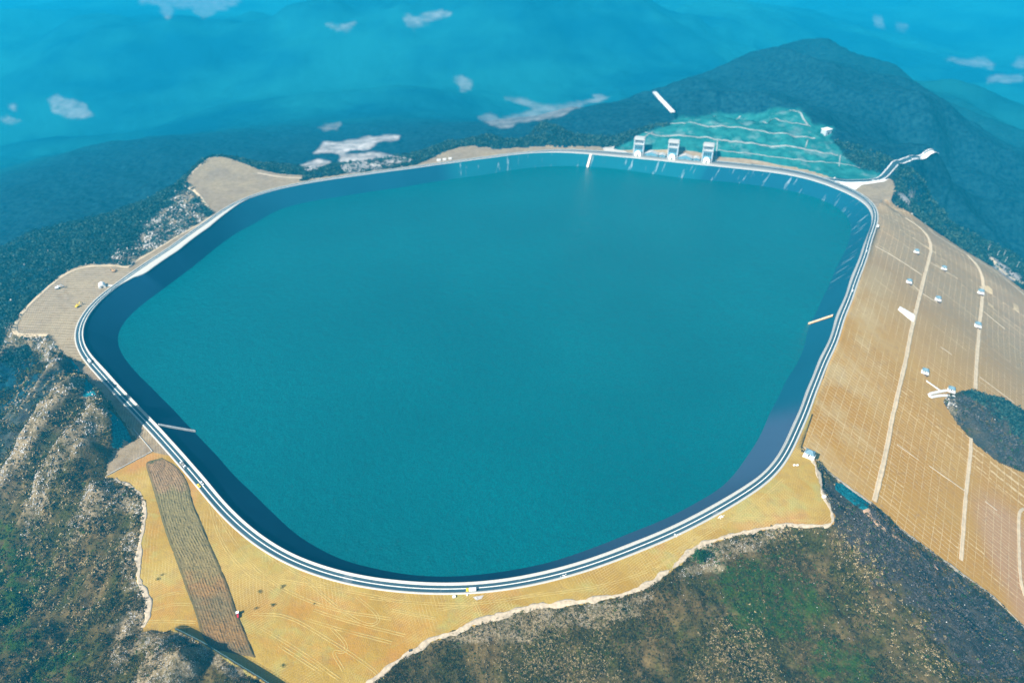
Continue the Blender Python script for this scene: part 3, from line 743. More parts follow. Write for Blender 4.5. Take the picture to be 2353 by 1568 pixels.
# ---------------------------------------------------------------- ribbons laid on the ground: paths, berms, kerbs
def resample(P, step):
    P = np.asarray(P, float)
    L = np.concatenate([[0], np.cumsum(np.linalg.norm(np.diff(P[:, :2], axis=0), axis=1))])
    n = max(2, int(L[-1] / step) + 1); s = np.linspace(0, L[-1], n)
    return np.stack([np.interp(s, L, P[:, k]) for k in range(P.shape[1])], 1), s
def smooth_line(P, k=2):
    P = np.asarray(P, float)
    for _ in range(k):
        Q2 = np.empty((2 * len(P) - 2 + 2, P.shape[1])); Q2[0] = P[0]; Q2[-1] = P[-1]
        Q2[1:-1:2] = P[:-1] * 0.75 + P[1:] * 0.25; Q2[2:-1:2] = P[:-1] * 0.25 + P[1:] * 0.75
        P = Q2
    return P
def ribbon(name, uv, width, mat, lift=0.12, rag=0.0, smooth=2, step=2.0, world=None, thick=0.5, seed=1, kind='structure'):
    P = hit(uv)[:, :2] if world is None else np.asarray(world, float)
    if smooth: P = smooth_line(P, smooth)
    P, s = resample(P, step)
    t = np.gradient(P, axis=0); t /= np.linalg.norm(t, axis=1)[:, None] + 1e-9
    nn = np.stack([t[:, 1], -t[:, 0]], 1)
    wl = width / 2 * (1 + rag * fbm(s, s * 0, 9, 3, seed) * 2); wr = width / 2 * (1 + rag * fbm(s, s * 0 + 50, 9, 3, seed + 3) * 2)
    rows = []
    for f in (-1, -0.5, 0, 0.5, 1):
        q = P + nn * (f * (wl if f < 0 else wr))[:, None]
        rows.append(np.column_stack([q, ground(q) + lift]))
    zc = np.max([r[:, 2] for r in rows], 0)
    for r in rows: r[:, 2] = np.maximum(r[:, 2], zc - 0.25 * width)
    lo, hi_ = rows[0].copy(), rows[-1].copy(); lo[:, 2] -= thick; hi_[:, 2] -= thick
    rows = [lo] + rows + [hi_]
    n = len(P); V = np.concatenate(rows)
    i = np.arange(n - 1)
    Fc = np.concatenate([np.stack([i + a * n, i + 1 + a * n, i + 1 + (a + 1) * n, i + (a + 1) * n], 1) for a in range(len(rows) - 1)])
    return mesh_obj(name, V, Fc, mat, kind=kind)
M_PATH = simple('trodden_limestone', (0.46, 0.37, 0.26), 0.95, 0.25, 0.35, 0.1)
M_BERM = simple('berm_concrete', (0.50, 0.39, 0.25), 0.9, 0.15, 0.2, 0.1)
M_WHITE = simple('fresh_white_concrete', (0.80, 0.78, 0.73), 0.7, 0.05, 0.5)
M_TRACK = simple('pale_dust_track', (0.42, 0.30, 0.09), 0.95, 0.2, 0.3, 0.1)
ribbon('footpath', [(820,1600),(850,1568),(930,1502),(1000,1464),(1100,1427),(1180,1402),(1240,1388),(1400,1372),(1480,1348),(1550,1303),(1600,1252),(1680,1228),(1800,1203),(1850,1204),(1905,1207),(1915,1190),(1890,1130),(1875,1075),(1866,1052)], 4.2, M_PATH, rag=0.9)
ribbon('footpath', [(262,1100),(310,1120),(333,1145),(331,1200),(322,1250),(315,1330),(343,1380),(338,1410),(330,1440)], 3.6, M_PATH, rag=0.9, seed=5)
ribbon('footpath', [(110,768),(60,768),(30,766),(45,722),(85,682),(132,640),(180,614),(240,608),(296,613)], 5, M_BERM, rag=0.5, seed=8)
ribbon('footpath', [(296,610),(330,590),(400,547),(443,523),(487,497)], 4, M_BERM, rag=0.5, seed=9)
ribbon('footpath', [(482,363),(460,378),(430,408),(426,416)], 5, M_BERM, rag=0.5, seed=10)
ribbon('footpath', [(434,431),(450,440),(462,455),(485,486)], 5, M_BERM, rag=0.6, seed=11)
ribbon('footpath', [(592,397),(640,406),(700,409),(760,410)], 5, M_PATH, rag=0.3, seed=12)
ribbon('footpath', [(1875,1056),(1914,1092),(1960,1126),(2004,1157),(2027,1179),(2067,1216),(2134,1262),(2200,1312),(2267,1356),(2352,1436),(2420,1500)], 3.6, M_PATH, rag=0.7, seed=13)
ribbon('footpath', [(1990,1168),(2010,1195),(2060,1235),(2110,1275),(2150,1300)], 6, simple('raw_red_earth', (0.42, 0.27, 0.17), 0.95, 0.3, 0.2), rag=1.2, seed=14)
ribbon('footpath', [(2139,533),(2219,583),(2288,623),(2352,675),(2400,720)], 3.2, M_PATH, rag=0.2, seed=15)
berms = [
    [(2080,500),(2114,523),(2134,546),(2139,573),(2134,596),(2124,633),(2114,673),(2100,729),(2090,773),(2080,829),(2067,883),(2050,956),(2034,1043),(2020,1100),(2008,1152)],
    [(2222,586),(2247,613),(2259,646),(2257,673),(2254,709),(2249,756),(2244,816),(2240,893)],
    [(2230,1006),(2229,1046),(2220,1112),(2215,1179),(2210,1246),(2207,1287)],
    [(2352,1168),(2339,1176),(2340,1246),(2342,1329),(2354,1370)]]
for k, b in enumerate(berms): ribbon('slope_berm', b, (5.0, 5.0, 4.2, 3.2)[k], M_BERM, lift=0.35, rag=0.15, seed=20 + k)
for k, (a, b, wd) in enumerate([((2010,565),(2117,631),2.6), ((2134,601),(2200,640),1.4), ((2117,673),(2152,694),2.2), ((2090,648),(2116,672),1.8), ((2134,1069),(2215,1126),1.6), ((2160,796),(2186,814),1.8), ((2260,716),(2308,755),2.0), ((2250,865),(2330,925),1.6), ((2262,1150),(2290,1172),1.6), ((2060,1020),(2110,1056),1.4), ((1846,1026),(1872,1044),1.6)]):
    ribbon('slope_drain', [a, b], wd, M_BERM, lift=0.3, smooth=0, seed=30 + k)
ribbon('slope_stair', [(2127,874),(2143,885),(2160,897)], 2.6, M_WHITE, lift=0.5, smooth=0)
ribbon('slope_path', [(2192,909),(2167,908),(2150,910),(2136,913),(2133,905),(2160,899),(2175,897)], 3.4, M_WHITE, lift=0.6, smooth=1)
ribbon('valley_road', [(2268,588),(2283,598),(2298,618),(2320,637),(2360,655)], 9, M_PATH, lift=0.6)
# terraces of the green hillside
for k, (pts, wd) in enumerate([([(1530,284),(1600,287),(1680,293),(1720,298),(1800,308),(1872,318)], 5), ([(1482,305),(1560,312),(1660,323),(1720,330),(1780,336),(1925,357)], 6), ([(1650,345),(1700,352),(1800,363),(1860,373),(1975,386)], 2.6),
        ([(1648,320),(1644,368)], 3), ([(1855,322),(1850,340)], 3), ([(1930,357),(1927,383)], 3), ([(1640,268),(1700,267)], 4), ([(1815,254),(1840,266),(1856,290)], 6), ([(1752,280),(1800,284),(1862,291)], 4), ([(1452,345),(1480,318),(1500,305)], 4)]):
    ribbon('hill_terrace', pts, wd * 0.75, simple('terrace_concrete_%d' % k, (0.24, 0.27, 0.25), 0.95, 0.3, 0.1), lift=0.8, rag=0.25, seed=60 + k)
# white concrete aprons by the far corner and behind the towers
def apron(name, uv, mat, lift=0.22):
    Pw, _ = resample(np.vstack([hit(uv)[:, :2], hit(uv[:1])[:, :2]]), 4); Pw = Pw[:-1]
    c = Pw.mean(0); n = len(Pw); rows = [np.column_stack([c + (Pw - c) * f, ground(c + (Pw - c) * f) + lift]) for f in (1, 0.75, 0.5, 0.25)]
    low = rows[0].copy(); low[:, 2] -= 1.0
    V = np.concatenate([low] + rows + [[[*c, ground([c])[0] + lift]]]); fs = []
    for a in range(4):
        for i in range(n): j = (i + 1) % n; fs.append([i + a * n, j + a * n, j + (a + 1) * n, i + (a + 1) * n])
    for i in range(n): fs.append([i + 4 * n, (i + 1) % n + 4 * n, 5 * n])
    return mesh_obj(name, V, fs, mat, kind='structure')
apron('concrete_apron', [(1924,420),(1960,417),(2012,417),(2042,411),(2030,417),(1990,423),(1969,426),(1966,436),(1950,434)], M_WHITE)
apron('concrete_apron', [(1384,341),(1400,334),(1412,333),(1404,341),(1440,349),(1436,354),(1390,349)], M_CONCG)
apron('concrete_pad', [(2062,711),(2067,704),(2100,723),(2104,736),(2097,740)], M_WHITE, 0.7)
apron('gravel_patch', [(1086,1370),(1112,1366),(1108,1374),(1092,1378)], simple('grey_gravel', (0.42, 0.38, 0.34), 0.95, 0.2, 1), 0.12)
AR = [(1880,408),(1925,415),(1960,416.5),(2000,415),(2027,409),(2044,389),(2060,372),(2087,364),(2134,355),(2150,350)]
ribbon('access_road', AR, 13, M_WHITE, lift=0.18, smooth=2)
ar = ribbon('access_road', AR, 9, M_ASPH, lift=0.32, smooth=2)
fattr(ar, 'chain', np.zeros(len(ar.data.vertices))); fattr(ar, 'down', np.zeros(len(ar.data.vertices)))
# wheel tracks worn into the bare ground
trk = [[(500,1180),(560,1280),(640,1350),(760,1400),(900,1420)], [(480,1150),(500,1230),(540,1290),(600,1340),(650,1370)], [(700,1330),(780,1400),(850,1440),(880,1420),(820,1370)], [(580,1410),(660,1410),(760,1470),(850,1530),(880,1560)],
       [(600,1440),(700,1500),(780,1560)], [(760,1440),(800,1480),(790,1500),(760,1490),(790,1540)], [(1000,1400),(1200,1370),(1400,1345),(1540,1290),(1600,1230)], [(850,1372),(960,1385),(1100,1388),(1250,1360)], [(640,1330),(780,1352),(900,1376)],
       [(330,1428),(380,1425),(450,1428)], [(345,1380),(390,1362),(430,1358)], [(350,1400),(400,1385),(438,1388)], [(1480,1300),(1560,1262),(1640,1215),(1720,1170),(1800,1100)], [(1600,1215),(1700,1185),(1800,1195),(1880,1195)], [(1500,1310),(1620,1240)], [(1090,1380),(1100,1400),(1110,1425)],
       [(700,1420),(800,1450),(900,1475)], [(720,1400),(820,1432),(930,1458)], [(640,1480),(740,1545)], [(900,1400),(1000,1420)], [(600,1260),(680,1320),(760,1345)]]
for k, t_ in enumerate(trk):
    P = smooth_line(hit(t_)[:, :2], 3)
    tt = np.gradient(P, axis=0); tt /= np.linalg.norm(tt, axis=1)[:, None] + 1e-9; nn = np.stack([tt[:, 1], -tt[:, 0]], 1)
    for sg in (-0.95, 0.95): ribbon('wheel_track', None, 0.55, M_TRACK, lift=0.05, smooth=0, world=P + nn * sg, rag=0.8, seed=90 + k, thick=0.1)

# ---------------------------------------------------------------- ploughed strip on the near bench
pl_l = [(340,1058),(332,1066),(347,1112),(363,1169),(380,1229),(400,1279),(420,1339),(440,1389),(453,1429),(458,1451),(482,1490)]
pl_r = [(370,1049),(410,1069),(437,1112),(443,1152),(467,1202),(483,1246),(507,1296),(530,1352),(547,1406),(567,1452),(592,1512)]
def plough():
    A, _ = resample(smooth_line(at_z(pl_l, -0.2)[:, :2], 2), 1); Bq, _ = resample(smooth_line(at_z(pl_r, -0.2)[:, :2], 2), 1)
    NL, NA = 420, 70
    A, _ = resample(A, 1); f = np.linspace(0, 1, NL)
    A = np.stack([np.interp(f, np.linspace(0, 1, len(A)), A[:, k]) for k in (0, 1)], 1); Bq = np.stack([np.interp(f, np.linspace(0, 1, len(Bq)), Bq[:, k]) for k in (0, 1)], 1)
    g = np.linspace(0, 1, NA)
    P = A[:, None] * (1 - g)[None, :, None] + Bq[:, None] * g[None, :, None]
    ff, gg = np.meshgrid(f, g, indexing='ij')
    x, y = P[..., 0].ravel(), P[..., 1].ravel()
    edge = np.minimum(gg, 1 - gg).ravel(); end = np.minimum(ff, 1 - ff).ravel()
    jag = fbm(x, y, 6, 3, 200)
    bank = sstep(0, 0.07, edge) * sstep(0, 0.012, end)
    ph = gg.ravel() * 15 + fbm(x, y, 40, 2, 203) * 1.2
    z = ground(np.stack([x, y], 1)) - 0.15 + bank * (0.9 + 0.22 * np.sin(ph * 2 * math.pi) * (0.6 + jag) + jag * 0.9 + fbm(x, y, 1.5, 2, 210) * 0.5)
    i = np.arange(NL * NA).reshape(NL, NA)
    q = np.stack([i[:-1, :-1], i[1:, :-1], i[1:, 1:], i[:-1, 1:]], -1).reshape(-1, 4)
    t = NT('turned_earth')
    al = t.attr('along'); ac = t.attr('across')
    n2, n3 = t.noise(0.10, 4), t.noise(0.8, 4, 0.7)
    pos = t.math('ADD', al, t.math('MULTIPLY', t.math('SUBTRACT', n2, 0.5), 0.22))
    c = t.ramp(pos, [(0.0, (0.10, 0.095, 0.035)), (0.05, (0.24, 0.145, 0.07)), (0.18, (0.26, 0.165, 0.085)), (0.25, (0.19, 0.155, 0.065)), (0.5, (0.20, 0.155, 0.06)), (0.66, (0.22, 0.16, 0.06)), (0.72, (0.25, 0.135, 0.045)), (0.8, (0.155, 0.115, 0.05)), (0.93, (0.23, 0.125, 0.04)), (1.0, (0.13, 0.095, 0.045))])
    c = t.mix(t.ramp(n3, [(0.35, 0.55), (0.55, 0.0)]), c, (0.075, 0.058, 0.03))
    c = t.mix(t.ramp(t.noise(0.9, 3, 0.6), [(0.60, 0), (0.70, 0.5)]), c, (0.40, 0.31, 0.18))
    c = t.mix(t.ramp(t.math('ADD', t.math('ABSOLUTE', t.math('SUBTRACT', ac, 0.5)), t.math('MULTIPLY', t.math('SUBTRACT', n3, 0.5), 0.15)), [(0.38, 0), (0.46, 0.75)]), c, (0.070, 0.062, 0.022))
    t.col(c); t.rough(0.95, 0.1); t.bump(n3, 0.8, 0.6)
    o = mesh_obj('ploughed_strip', np.column_stack([x, y, z]), q, t.m, kind='structure')
    fattr(o, 'along', ff.ravel()); fattr(o, 'across', gg.ravel())
plough()

# ---------------------------------------------------------------- scrub, forest and loose stones (nobody could count them)
def scatter(mask, num, seed):
    rg = np.random.default_rng(seed)
    ok = mask & ~inside & (np.abs(UVH[:, 0] - 1176) < 1400) & (UVH[:, 1] > -50) & (UVH[:, 1] < 1850)
    ii = np.flatnonzero(ok)
    if len(ii) == 0: return ii, np.zeros((0, 3))
    p = mask_w[ii]; p = p / p.sum()
    pick = rg.choice(ii, min(num, len(ii) * 3), p=p)
    a = AZ.ravel()[pick] + rg.uniform(-0.5, 0.5, len(pick)) * 0.0024; l = LR.ravel()[pick] + rg.uniform(-0.5, 0.5, len(pick)) * 0.003
    q = np.stack([np.exp(l) * np.sin(a), np.exp(l) * np.cos(a)], 1)
    return pick, np.column_stack([q, ground(q)])
def clumps(name, pick, P, size, cols, ntri, seed, flat=0.75, mat=None, label=None, leaf=0.55):
    rg = np.random.default_rng(seed); n = len(P)
    ctr = rg.normal(size=(n, ntri, 3)); ctr /= np.linalg.norm(ctr, axis=2)[..., None]; ctr *= rg.uniform(0.25, 1, (n, ntri, 1)) ** 0.5
    ctr[..., 2] = np.abs(ctr[..., 2]) * flat * 1.3
    ctr *= size[:, None, None] * 0.5
    e1 = rg.normal(size=(n, ntri, 3)); e1 /= np.linalg.norm(e1, axis=2)[..., None]
    e2 = rg.normal(size=(n, ntri, 3)); e2 -= (e2 * e1).sum(2)[..., None] * e1; e2 /= np.linalg.norm(e2, axis=2)[..., None]
    sc = size[:, None, None] * leaf * rg.uniform(0.35, 0.75, (n, ntri, 1))
    c = P[:, None] + ctr
    V = np.stack([c + e1 * sc * 0.6, c - e1 * sc * 0.35 + e2 * sc * 0.5, c - e1 * sc * 0.35 - e2 * sc * 0.5], 2).reshape(-1, 3)
    Fc = np.arange(len(V)).reshape(-1, 3)
    o = mesh_obj(name, V, Fc, mat, kind='stuff')
    cattr(o, 'tint', np.repeat(np.clip(cols[:, None] * rg.uniform(0.75, 1.3, (n, ntri, 1)), 0, 1).reshape(-1, 3), 3, axis=0))
    if label: o['label'] = label
    return o
def tint_mat(name, rough=0.9):
    t = NT(name); t.l(t.attr('tint', 'Vector'), t.b.inputs['Base Color']); t.rough(rough, 0.1)
    return t.m
M_TINT = tint_mat('leaf_tint'); M_STONE = tint_mat('stone_tint')
road_m = np.zeros(len(XY)); _m = (rr_ > 1100) & (rr_ < 1900) & (X > 400)
road_m[_m] = 1 - sstep(9, 16, linedist(smooth_line(hit(AR)[:, :2], 2), XY[_m])[0])
hillm = (cls == 0) & ((out_d > 1.5) | (kn < -0.5)) & (RD > 6)
mask_w = np.where(hillm & ~((TD < 25) & (TD > 0) & (Y > 1150)), 1 - np.where(rr_ > 700, 0.95, 0.6) * rock - 0.9 * pale - 0.95 * (net > 0.3) - road_m, 0).clip(0, 1)
mask_w *= 0.25 + sstep(-0.10, 0.12, fbm(X, Y, 22, 3, 301))
near = rr_ < 900
pal = np.array([(0.055, 0.036, 0.010), (0.14, 0.095, 0.035), (0.035, 0.030, 0.003), (0.014, 0.014, 0.002), (0.08, 0.068, 0.008), (0.32, 0.24, 0.12), (0.008, 0.008, 0.002)])
greens = np.array([(0.014, 0.050, 0.005), (0.028, 0.075, 0.008), (0.055, 0.085, 0.012), (0.018, 0.040, 0.010)])
greyc = np.array([(0.040, 0.040, 0.044), (0.065, 0.060, 0.060), (0.090, 0.080, 0.072), (0.030, 0.034, 0.030)])
def colours(pick, seed):
    rg = np.random.default_rng(seed); n = len(pick)
    zone = fbm(X[pick], Y[pick], 60, 3, 310)
    a = pal[(np.clip((zone + 0.4) / 0.8, 0, 0.999) * 4 + rg.uniform(0, 3, n)).astype(int) % len(pal)]
    g = greens[rg.integers(0, 4, n)]; gy = greyc[rg.integers(0, 4, n)]
    isg = (rg.uniform(size=n) < green[pick] * 0.75 + 0.05); isw = rg.uniform(size=n) < shade_wood[pick] * 0.8
    a = np.where(isw[:, None], gy, a); return np.where(isg[:, None], g, a)
pick, P = scatter(hillm & near, 95000, 1)
rg = np.random.default_rng(11)
clumps('scrub', pick, P, np.hypot(P[:, 0], P[:, 1]) * 0.0050 * rg.uniform(0.6, 1.6, len(P)), colours(pick, 3), 9, 5, mat=M_TINT)
pick, P = scatter(hillm & ~near & (rr_ < 1500), 60000, 2)
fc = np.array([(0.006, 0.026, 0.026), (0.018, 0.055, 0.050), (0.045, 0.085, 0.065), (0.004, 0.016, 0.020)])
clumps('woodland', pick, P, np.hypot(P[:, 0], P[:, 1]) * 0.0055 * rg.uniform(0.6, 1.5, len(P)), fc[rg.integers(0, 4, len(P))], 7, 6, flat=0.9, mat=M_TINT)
# stones
def stones(name, mask, wt, num, seed, s0=0.0022):
    global mask_w
    mask_w = wt
    pick, P = scatter(mask, num, seed)
    rg = np.random.default_rng(seed); n = len(P)
    base = np.array([(1, 0, 0), (0, 1, 0), (-1, 0, 0), (0, -1, 0), (0, 0, 1), (0, 0, -0.3)], float)
    sz = np.hypot(P[:, 0], P[:, 1]) * s0 * rg.uniform(0.4, 1.5, n)
    V = base[None] * sz[:, None, None] * rg.uniform(0.3, 0.8, (n, 6, 3)) + rg.normal(size=(n, 6, 3)) * sz[:, None, None] * 0.08
    V = (V + P[:, None]).reshape(-1, 3)
    f = np.array([(0, 1, 4), (1, 2, 4), (2, 3, 4), (3, 0, 4), (1, 0, 5), (2, 1, 5), (3, 2, 5), (0, 3, 5)])
    Fc = (f[None] + 6 * np.arange(n)[:, None, None]).reshape(-1, 3)
    o = mesh_obj(name, V, Fc, M_STONE, kind='stuff')
    g = rg.uniform(0.18, 0.6, (n, 1)); cattr(o, 'tint', np.repeat(g * np.array([1.0, 0.94, 0.86]), 6, axis=0))
stones('loose_rocks', hillm & (rr_ < 1400), np.where(hillm, 0.008 + rock * 0.5, 0) * (0.2 + sstep(-0.05, 0.15, fbm(X, Y, 9, 2, 77))), 8000, 21)

# ---------------------------------------------------------------- helpers for built things
class MB:
    def __init__(s): s.v = []; s.f = []
    def add(s, V, Fc):
        b = len(s.v); s.v += [tuple(map(float, p)) for p in V]; s.f += [[i + b for i in q] for q in Fc]; return s
    def box(s, x0, x1, y0, y1, z0, z1):
        V = [(x0, y0, z0), (x1, y0, z0), (x1, y1, z0), (x0, y1, z0), (x0, y0, z1), (x1, y0, z1), (x1, y1, z1), (x0, y1, z1)]
        return s.add(V, [[0, 3, 2, 1], [4, 5, 6, 7], [0, 1, 5, 4], [1, 2, 6, 5], [2, 3, 7, 6], [3, 0, 4, 7]])
    def prism(s, prof, y0, y1):
        """profile of (x, z) points, anticlockwise seen from -y, pushed from y0 to y1"""
        n = len(prof)
        V = [(x, y0, z) for x, z in prof] + [(x, y1, z) for x, z in prof]
        return s.add(V, [list(range(n)), list(range(2 * n - 1, n - 1, -1))] + [[i, i + n, (i + 1) % n + n, (i + 1) % n] for i in range(n)])
    def prismx(s, prof, x0, x1):
        n = len(prof)
        V = [(x0, y, z) for y, z in prof] + [(x1, y, z) for y, z in prof]
        return s.add(V, [list(range(n - 1, -1, -1)), list(range(n, 2 * n))] + [[i, (i + 1) % n, (i + 1) % n + n, i + n] for i in range(n)])
    def cyl(s, c, r, h, axis='z', n=12, r2=None):
        r2 = r if r2 is None else r2; V = []
        for k, rr in ((0, r), (1, r2)):
            for a in range(n):
                t = 2 * math.pi * a / n; p, q = rr * math.cos(t), rr * math.sin(t)
                V.append((c[0] + p, c[1] + q, c[2] + k * h) if axis == 'z' else (c[0] + p, c[1] + k * h, c[2] + q) if axis == 'y' else (c[0] + k * h, c[1] + p, c[2] + q))
        return s.add(V, [list(range(n - 1, -1, -1)), list(range(n, 2 * n))] + [[a, (a + 1) % n, (a + 1) % n + n, a + n] for a in range(n)])
    def build(s, name, mat, parent=None, bevel=0):
        o = mesh_obj(name, s.v, s.f, mat, parent)
        bm = __import__('bmesh').new(); bm.from_mesh(o.data); __import__('bmesh').ops.recalc_face_normals(bm, faces=bm.faces); bm.to_mesh(o.data); bm.free()
        if bevel:
            md = o.modifiers.new('bevel', 'BEVEL'); md.width = bevel; md.segments = 2
        return o
def thing(name, loc, rz, label, cat, group=None):
    o = bpy.data.objects.new(name, None); o.empty_display_size = 1; COL.objects.link(o)
    o.location = tuple(map(float, loc)); o.rotation_euler = (0, 0, rz)
    o['label'] = label; o['category'] = cat
    if group: o['group'] = group
    return o
def dup(root, loc, rz, label, group=None):
    r = root.copy(); COL.objects.link(r); r.location = tuple(map(float, loc)); r.rotation_euler = (0, 0, rz); r['label'] = label
    if group: r['group'] = group
    for ch in list(root.children):
        c = ch.copy(); COL.objects.link(c); c.parent = r
        for g in list(ch.children):
            d = g.copy(); COL.objects.link(d); d.parent = c
    return r
def road_dir(p):
    d = pR - np.asarray(p)[:2]; k = int(np.argmin((d ** 2).sum(1)))
    t = pR[(k + 3) % NTH] - pR[k - 3]; return math.atan2(t[1], t[0])
def on_road(u, v, z=0.06):
    return at_z([(u, v)], z)[0]

M_GLASS = simple('dark_glass', (0.03, 0.05, 0.07), 0.15, 0.1, 1, 0.6)
M_TYRE = simple('rubber', (0.02, 0.02, 0.02), 0.9)
M_WPAINT = simple('white_vehicle_paint', (0.78, 0.78, 0.76), 0.35, 0.03, 1, 0.5)
M_SILVER = simple('silver_paint', (0.60, 0.63, 0.64), 0.35, 0.03, 1, 0.5)
M_YPAINT = simple('yellow_paint', (0.80, 0.55, 0.02), 0.4, 0.05, 1, 0.5)
M_RPAINT = simple('red_paint', (0.55, 0.02, 0.03), 0.4, 0.05, 1, 0.5)
M_DARKM = simple('dark_steel', (0.06, 0.065, 0.07), 0.5, 0.1)
M_TEALW = simple('teal_grey_render', (0.10, 0.26, 0.33), 0.8, 0.08, 0.1)
M_LGREY = simple('light_grey_render', (0.42, 0.46, 0.48), 0.8, 0.08, 0.1)
M_BROWN = simple('dark_brown_masonry', (0.095, 0.060, 0.045), 0.9, 0.2, 0.8)
M_ROOFT = simple('slate_teal_roof', (0.13, 0.22, 0.27), 0.6, 0.12, 0.6)
M_LAMP = simple('lamp_glass', (0.85, 0.85, 0.8), 0.3, 0.02)
M_ROOFW = simple('pale_roof', (0.44, 0.43, 0.40), 0.7, 0.06, 0.1)  # one even pale colour on every roof plane

# ---- gate towers on the far rim
tw = at_z([(1465, 357.5), (1543, 365), (1622, 373)], 0.0)
crest_dir = math.atan2(tw[2][1] - tw[0][1], tw[2][0] - tw[0][0])
out = np.array([-math.sin(crest_dir), math.cos(crest_dir)])       # away from the lake
def make_tower(loc, label):
    t = thing('gate_tower', loc, crest_dir, label, 'tower', 'gate towers on the far rim')
    W, D, Ht = 9.2, 6.5, 36.0
    for sx in (-1, 1):
        for y in (-D, D - 1.6): MB().box(sx * W - 0.9, sx * W + 0.9, y, y + 1.6, 0, Ht - 4.5).build('corner_column', M_LGREY, t)
    
    MB().box(-W + 0.9, W - 0.9, -D + 0.7, D - 0.8, 8, 22.0).box(-W + 0.9, W - 0.9, D - 1.6, D - 0.8, 0, 8).build('wall', M_TEALW, t)
    MB().box(-W + 0.4, W - 0.4, -D + 1.4, D - 1.0, 23.3, Ht - 4.5).build('upper_wall', M_LGREY, t)
    MB().box(-W - 1.0, W + 1.0, -D - 1.0, D + 0.6, 22.0, 23.3).build('floor_slab', M_ROOFW, t, 0.15)
    MB().box(-W - 1.6, W + 1.6, -D - 1.8, D + 1.2, Ht - 4.5, Ht - 2.6).box(-W - 0.6, W + 0.6, -D - 0.8, D + 0.4, Ht - 2.6, Ht - 0.8).build('roof', M_ROOFW, t, 0.3)
    for k in range(5):
        x = -6.6 + k * 3.3
        f = MB().box(x - 1.1, x + 1.1, -D + 1.1, -D + 1.42, 25.0, 29.8).build('window', M_GLASS, t)
        MB().box(x - 1.3, x + 1.3, -D + 0.95, -D + 1.4, 24.6, 25.0).build('sill', M_WHITE, f)
    for k in range(4):
        x = -5.7 + k * 3.8
        MB().box(x - 1.2, x + 1.2, -D + 0.45, -D + 0.72, 12.5, 19.5).build('window', M_GLASS, t)
    prof = [(-6.4, 0), (6.4, 0), (6.4, 4.6)] + [(6.4 * math.cos(a), 4.6 + 5.6 * math.sin(a)) for a in np.linspace(0.15, math.pi - 0.15, 14)] + [(-6.4, 4.6)]
    e = MB().prism(prof, -D - 4.5, -D + 0.6).build('arched_entrance', M_WHITE, t)
    pr = [(-1.5, 0.05), (1.5, 0.05), (1.5, 3.0)] + [(1.5 * math.cos(a), 3.0 + 1.5 * math.sin(a)) for a in np.linspace(0.3, math.pi - 0.3, 7)] + [(-1.5, 3.0)]
    MB().prism(pr, -D - 4.62, -D - 4.45).build('door', M_DARKM, e)
    return t
for k, (p, lb) in enumerate(zip(tw, ('leftmost of the three tall gate towers on the far rim, nearest the grey ramp', 'middle of the three tall gate towers, with low houses on both sides', 'rightmost of the three tall gate towers, beside the green terraced slope'))):
    q = p[:2] + out * 7.0
    loc = (q[0], q[1], PLATEAU_Z + 0.25)
    if k == 0: tower0 = make_tower(loc, lb)
    else: dup(tower0, loc, crest_dir, lb)
def make_house(w, d, h, label, loc, wins):
    t = thing('gable_house', loc, crest_dir, label, 'house', 'low houses between the gate towers')
    hw = w / 2
    MB().prism([(-hw, 0), (hw, 0), (hw, h), (0, h + w * 0.16), (-hw, h)], -d / 2, d / 2).build('wall', M_TEALW, t)
    rz = h + w * 0.16
    for sx in (-1, 1):
        V = [(sx * (hw + 0.8), h - 0.3), (0, rz), (0, rz + 0.55), (sx * (hw + 0.8), h + 0.25)]
        MB().prism(V, -d / 2 - 0.8, d / 2 + 0.8).build('roof', M_ROOFW, t)
    for k in range(wins):
        x = -hw + (k + 0.5) * w / wins
        f = MB().box(x - 0.7, x + 0.7, -d / 2 - 0.12, -d / 2 + 0.1, 1.6, 3.6).build('window', M_GLASS, t)
        MB().box(x - 0.85, x + 0.85, -d / 2 - 0.22, -d / 2 + 0.05, 1.3, 1.6).build('sill', M_WHITE, f)
    MB().box(-0.9, 0.9, -d / 2 - 0.1, -d / 2 + 0.1, 0, 2.9).build('door', M_DARKM, t)
    return t
for (u, v, w_, wins, lb) in ((1495, 359.5, 26, 5, 'wide gabled house with pale roof right of the leftmost gate tower'), (1520, 362.5, 12, 2, 'narrow gabled house hard against the left of the middle gate tower'),
                          (1573, 367.5, 27, 5, 'wide gabled house with pale roof right of the middle gate tower'), (1599, 370.5, 12, 2, 'narrow gabled house hard against the left of the rightmost gate tower')):
    p = at_z([(u, v)])[0]; q = p[:2] + out * 7
    make_house(w_, 11, 4.6, lb, (q[0], q[1], PLATEAU_Z + 0.2), wins)

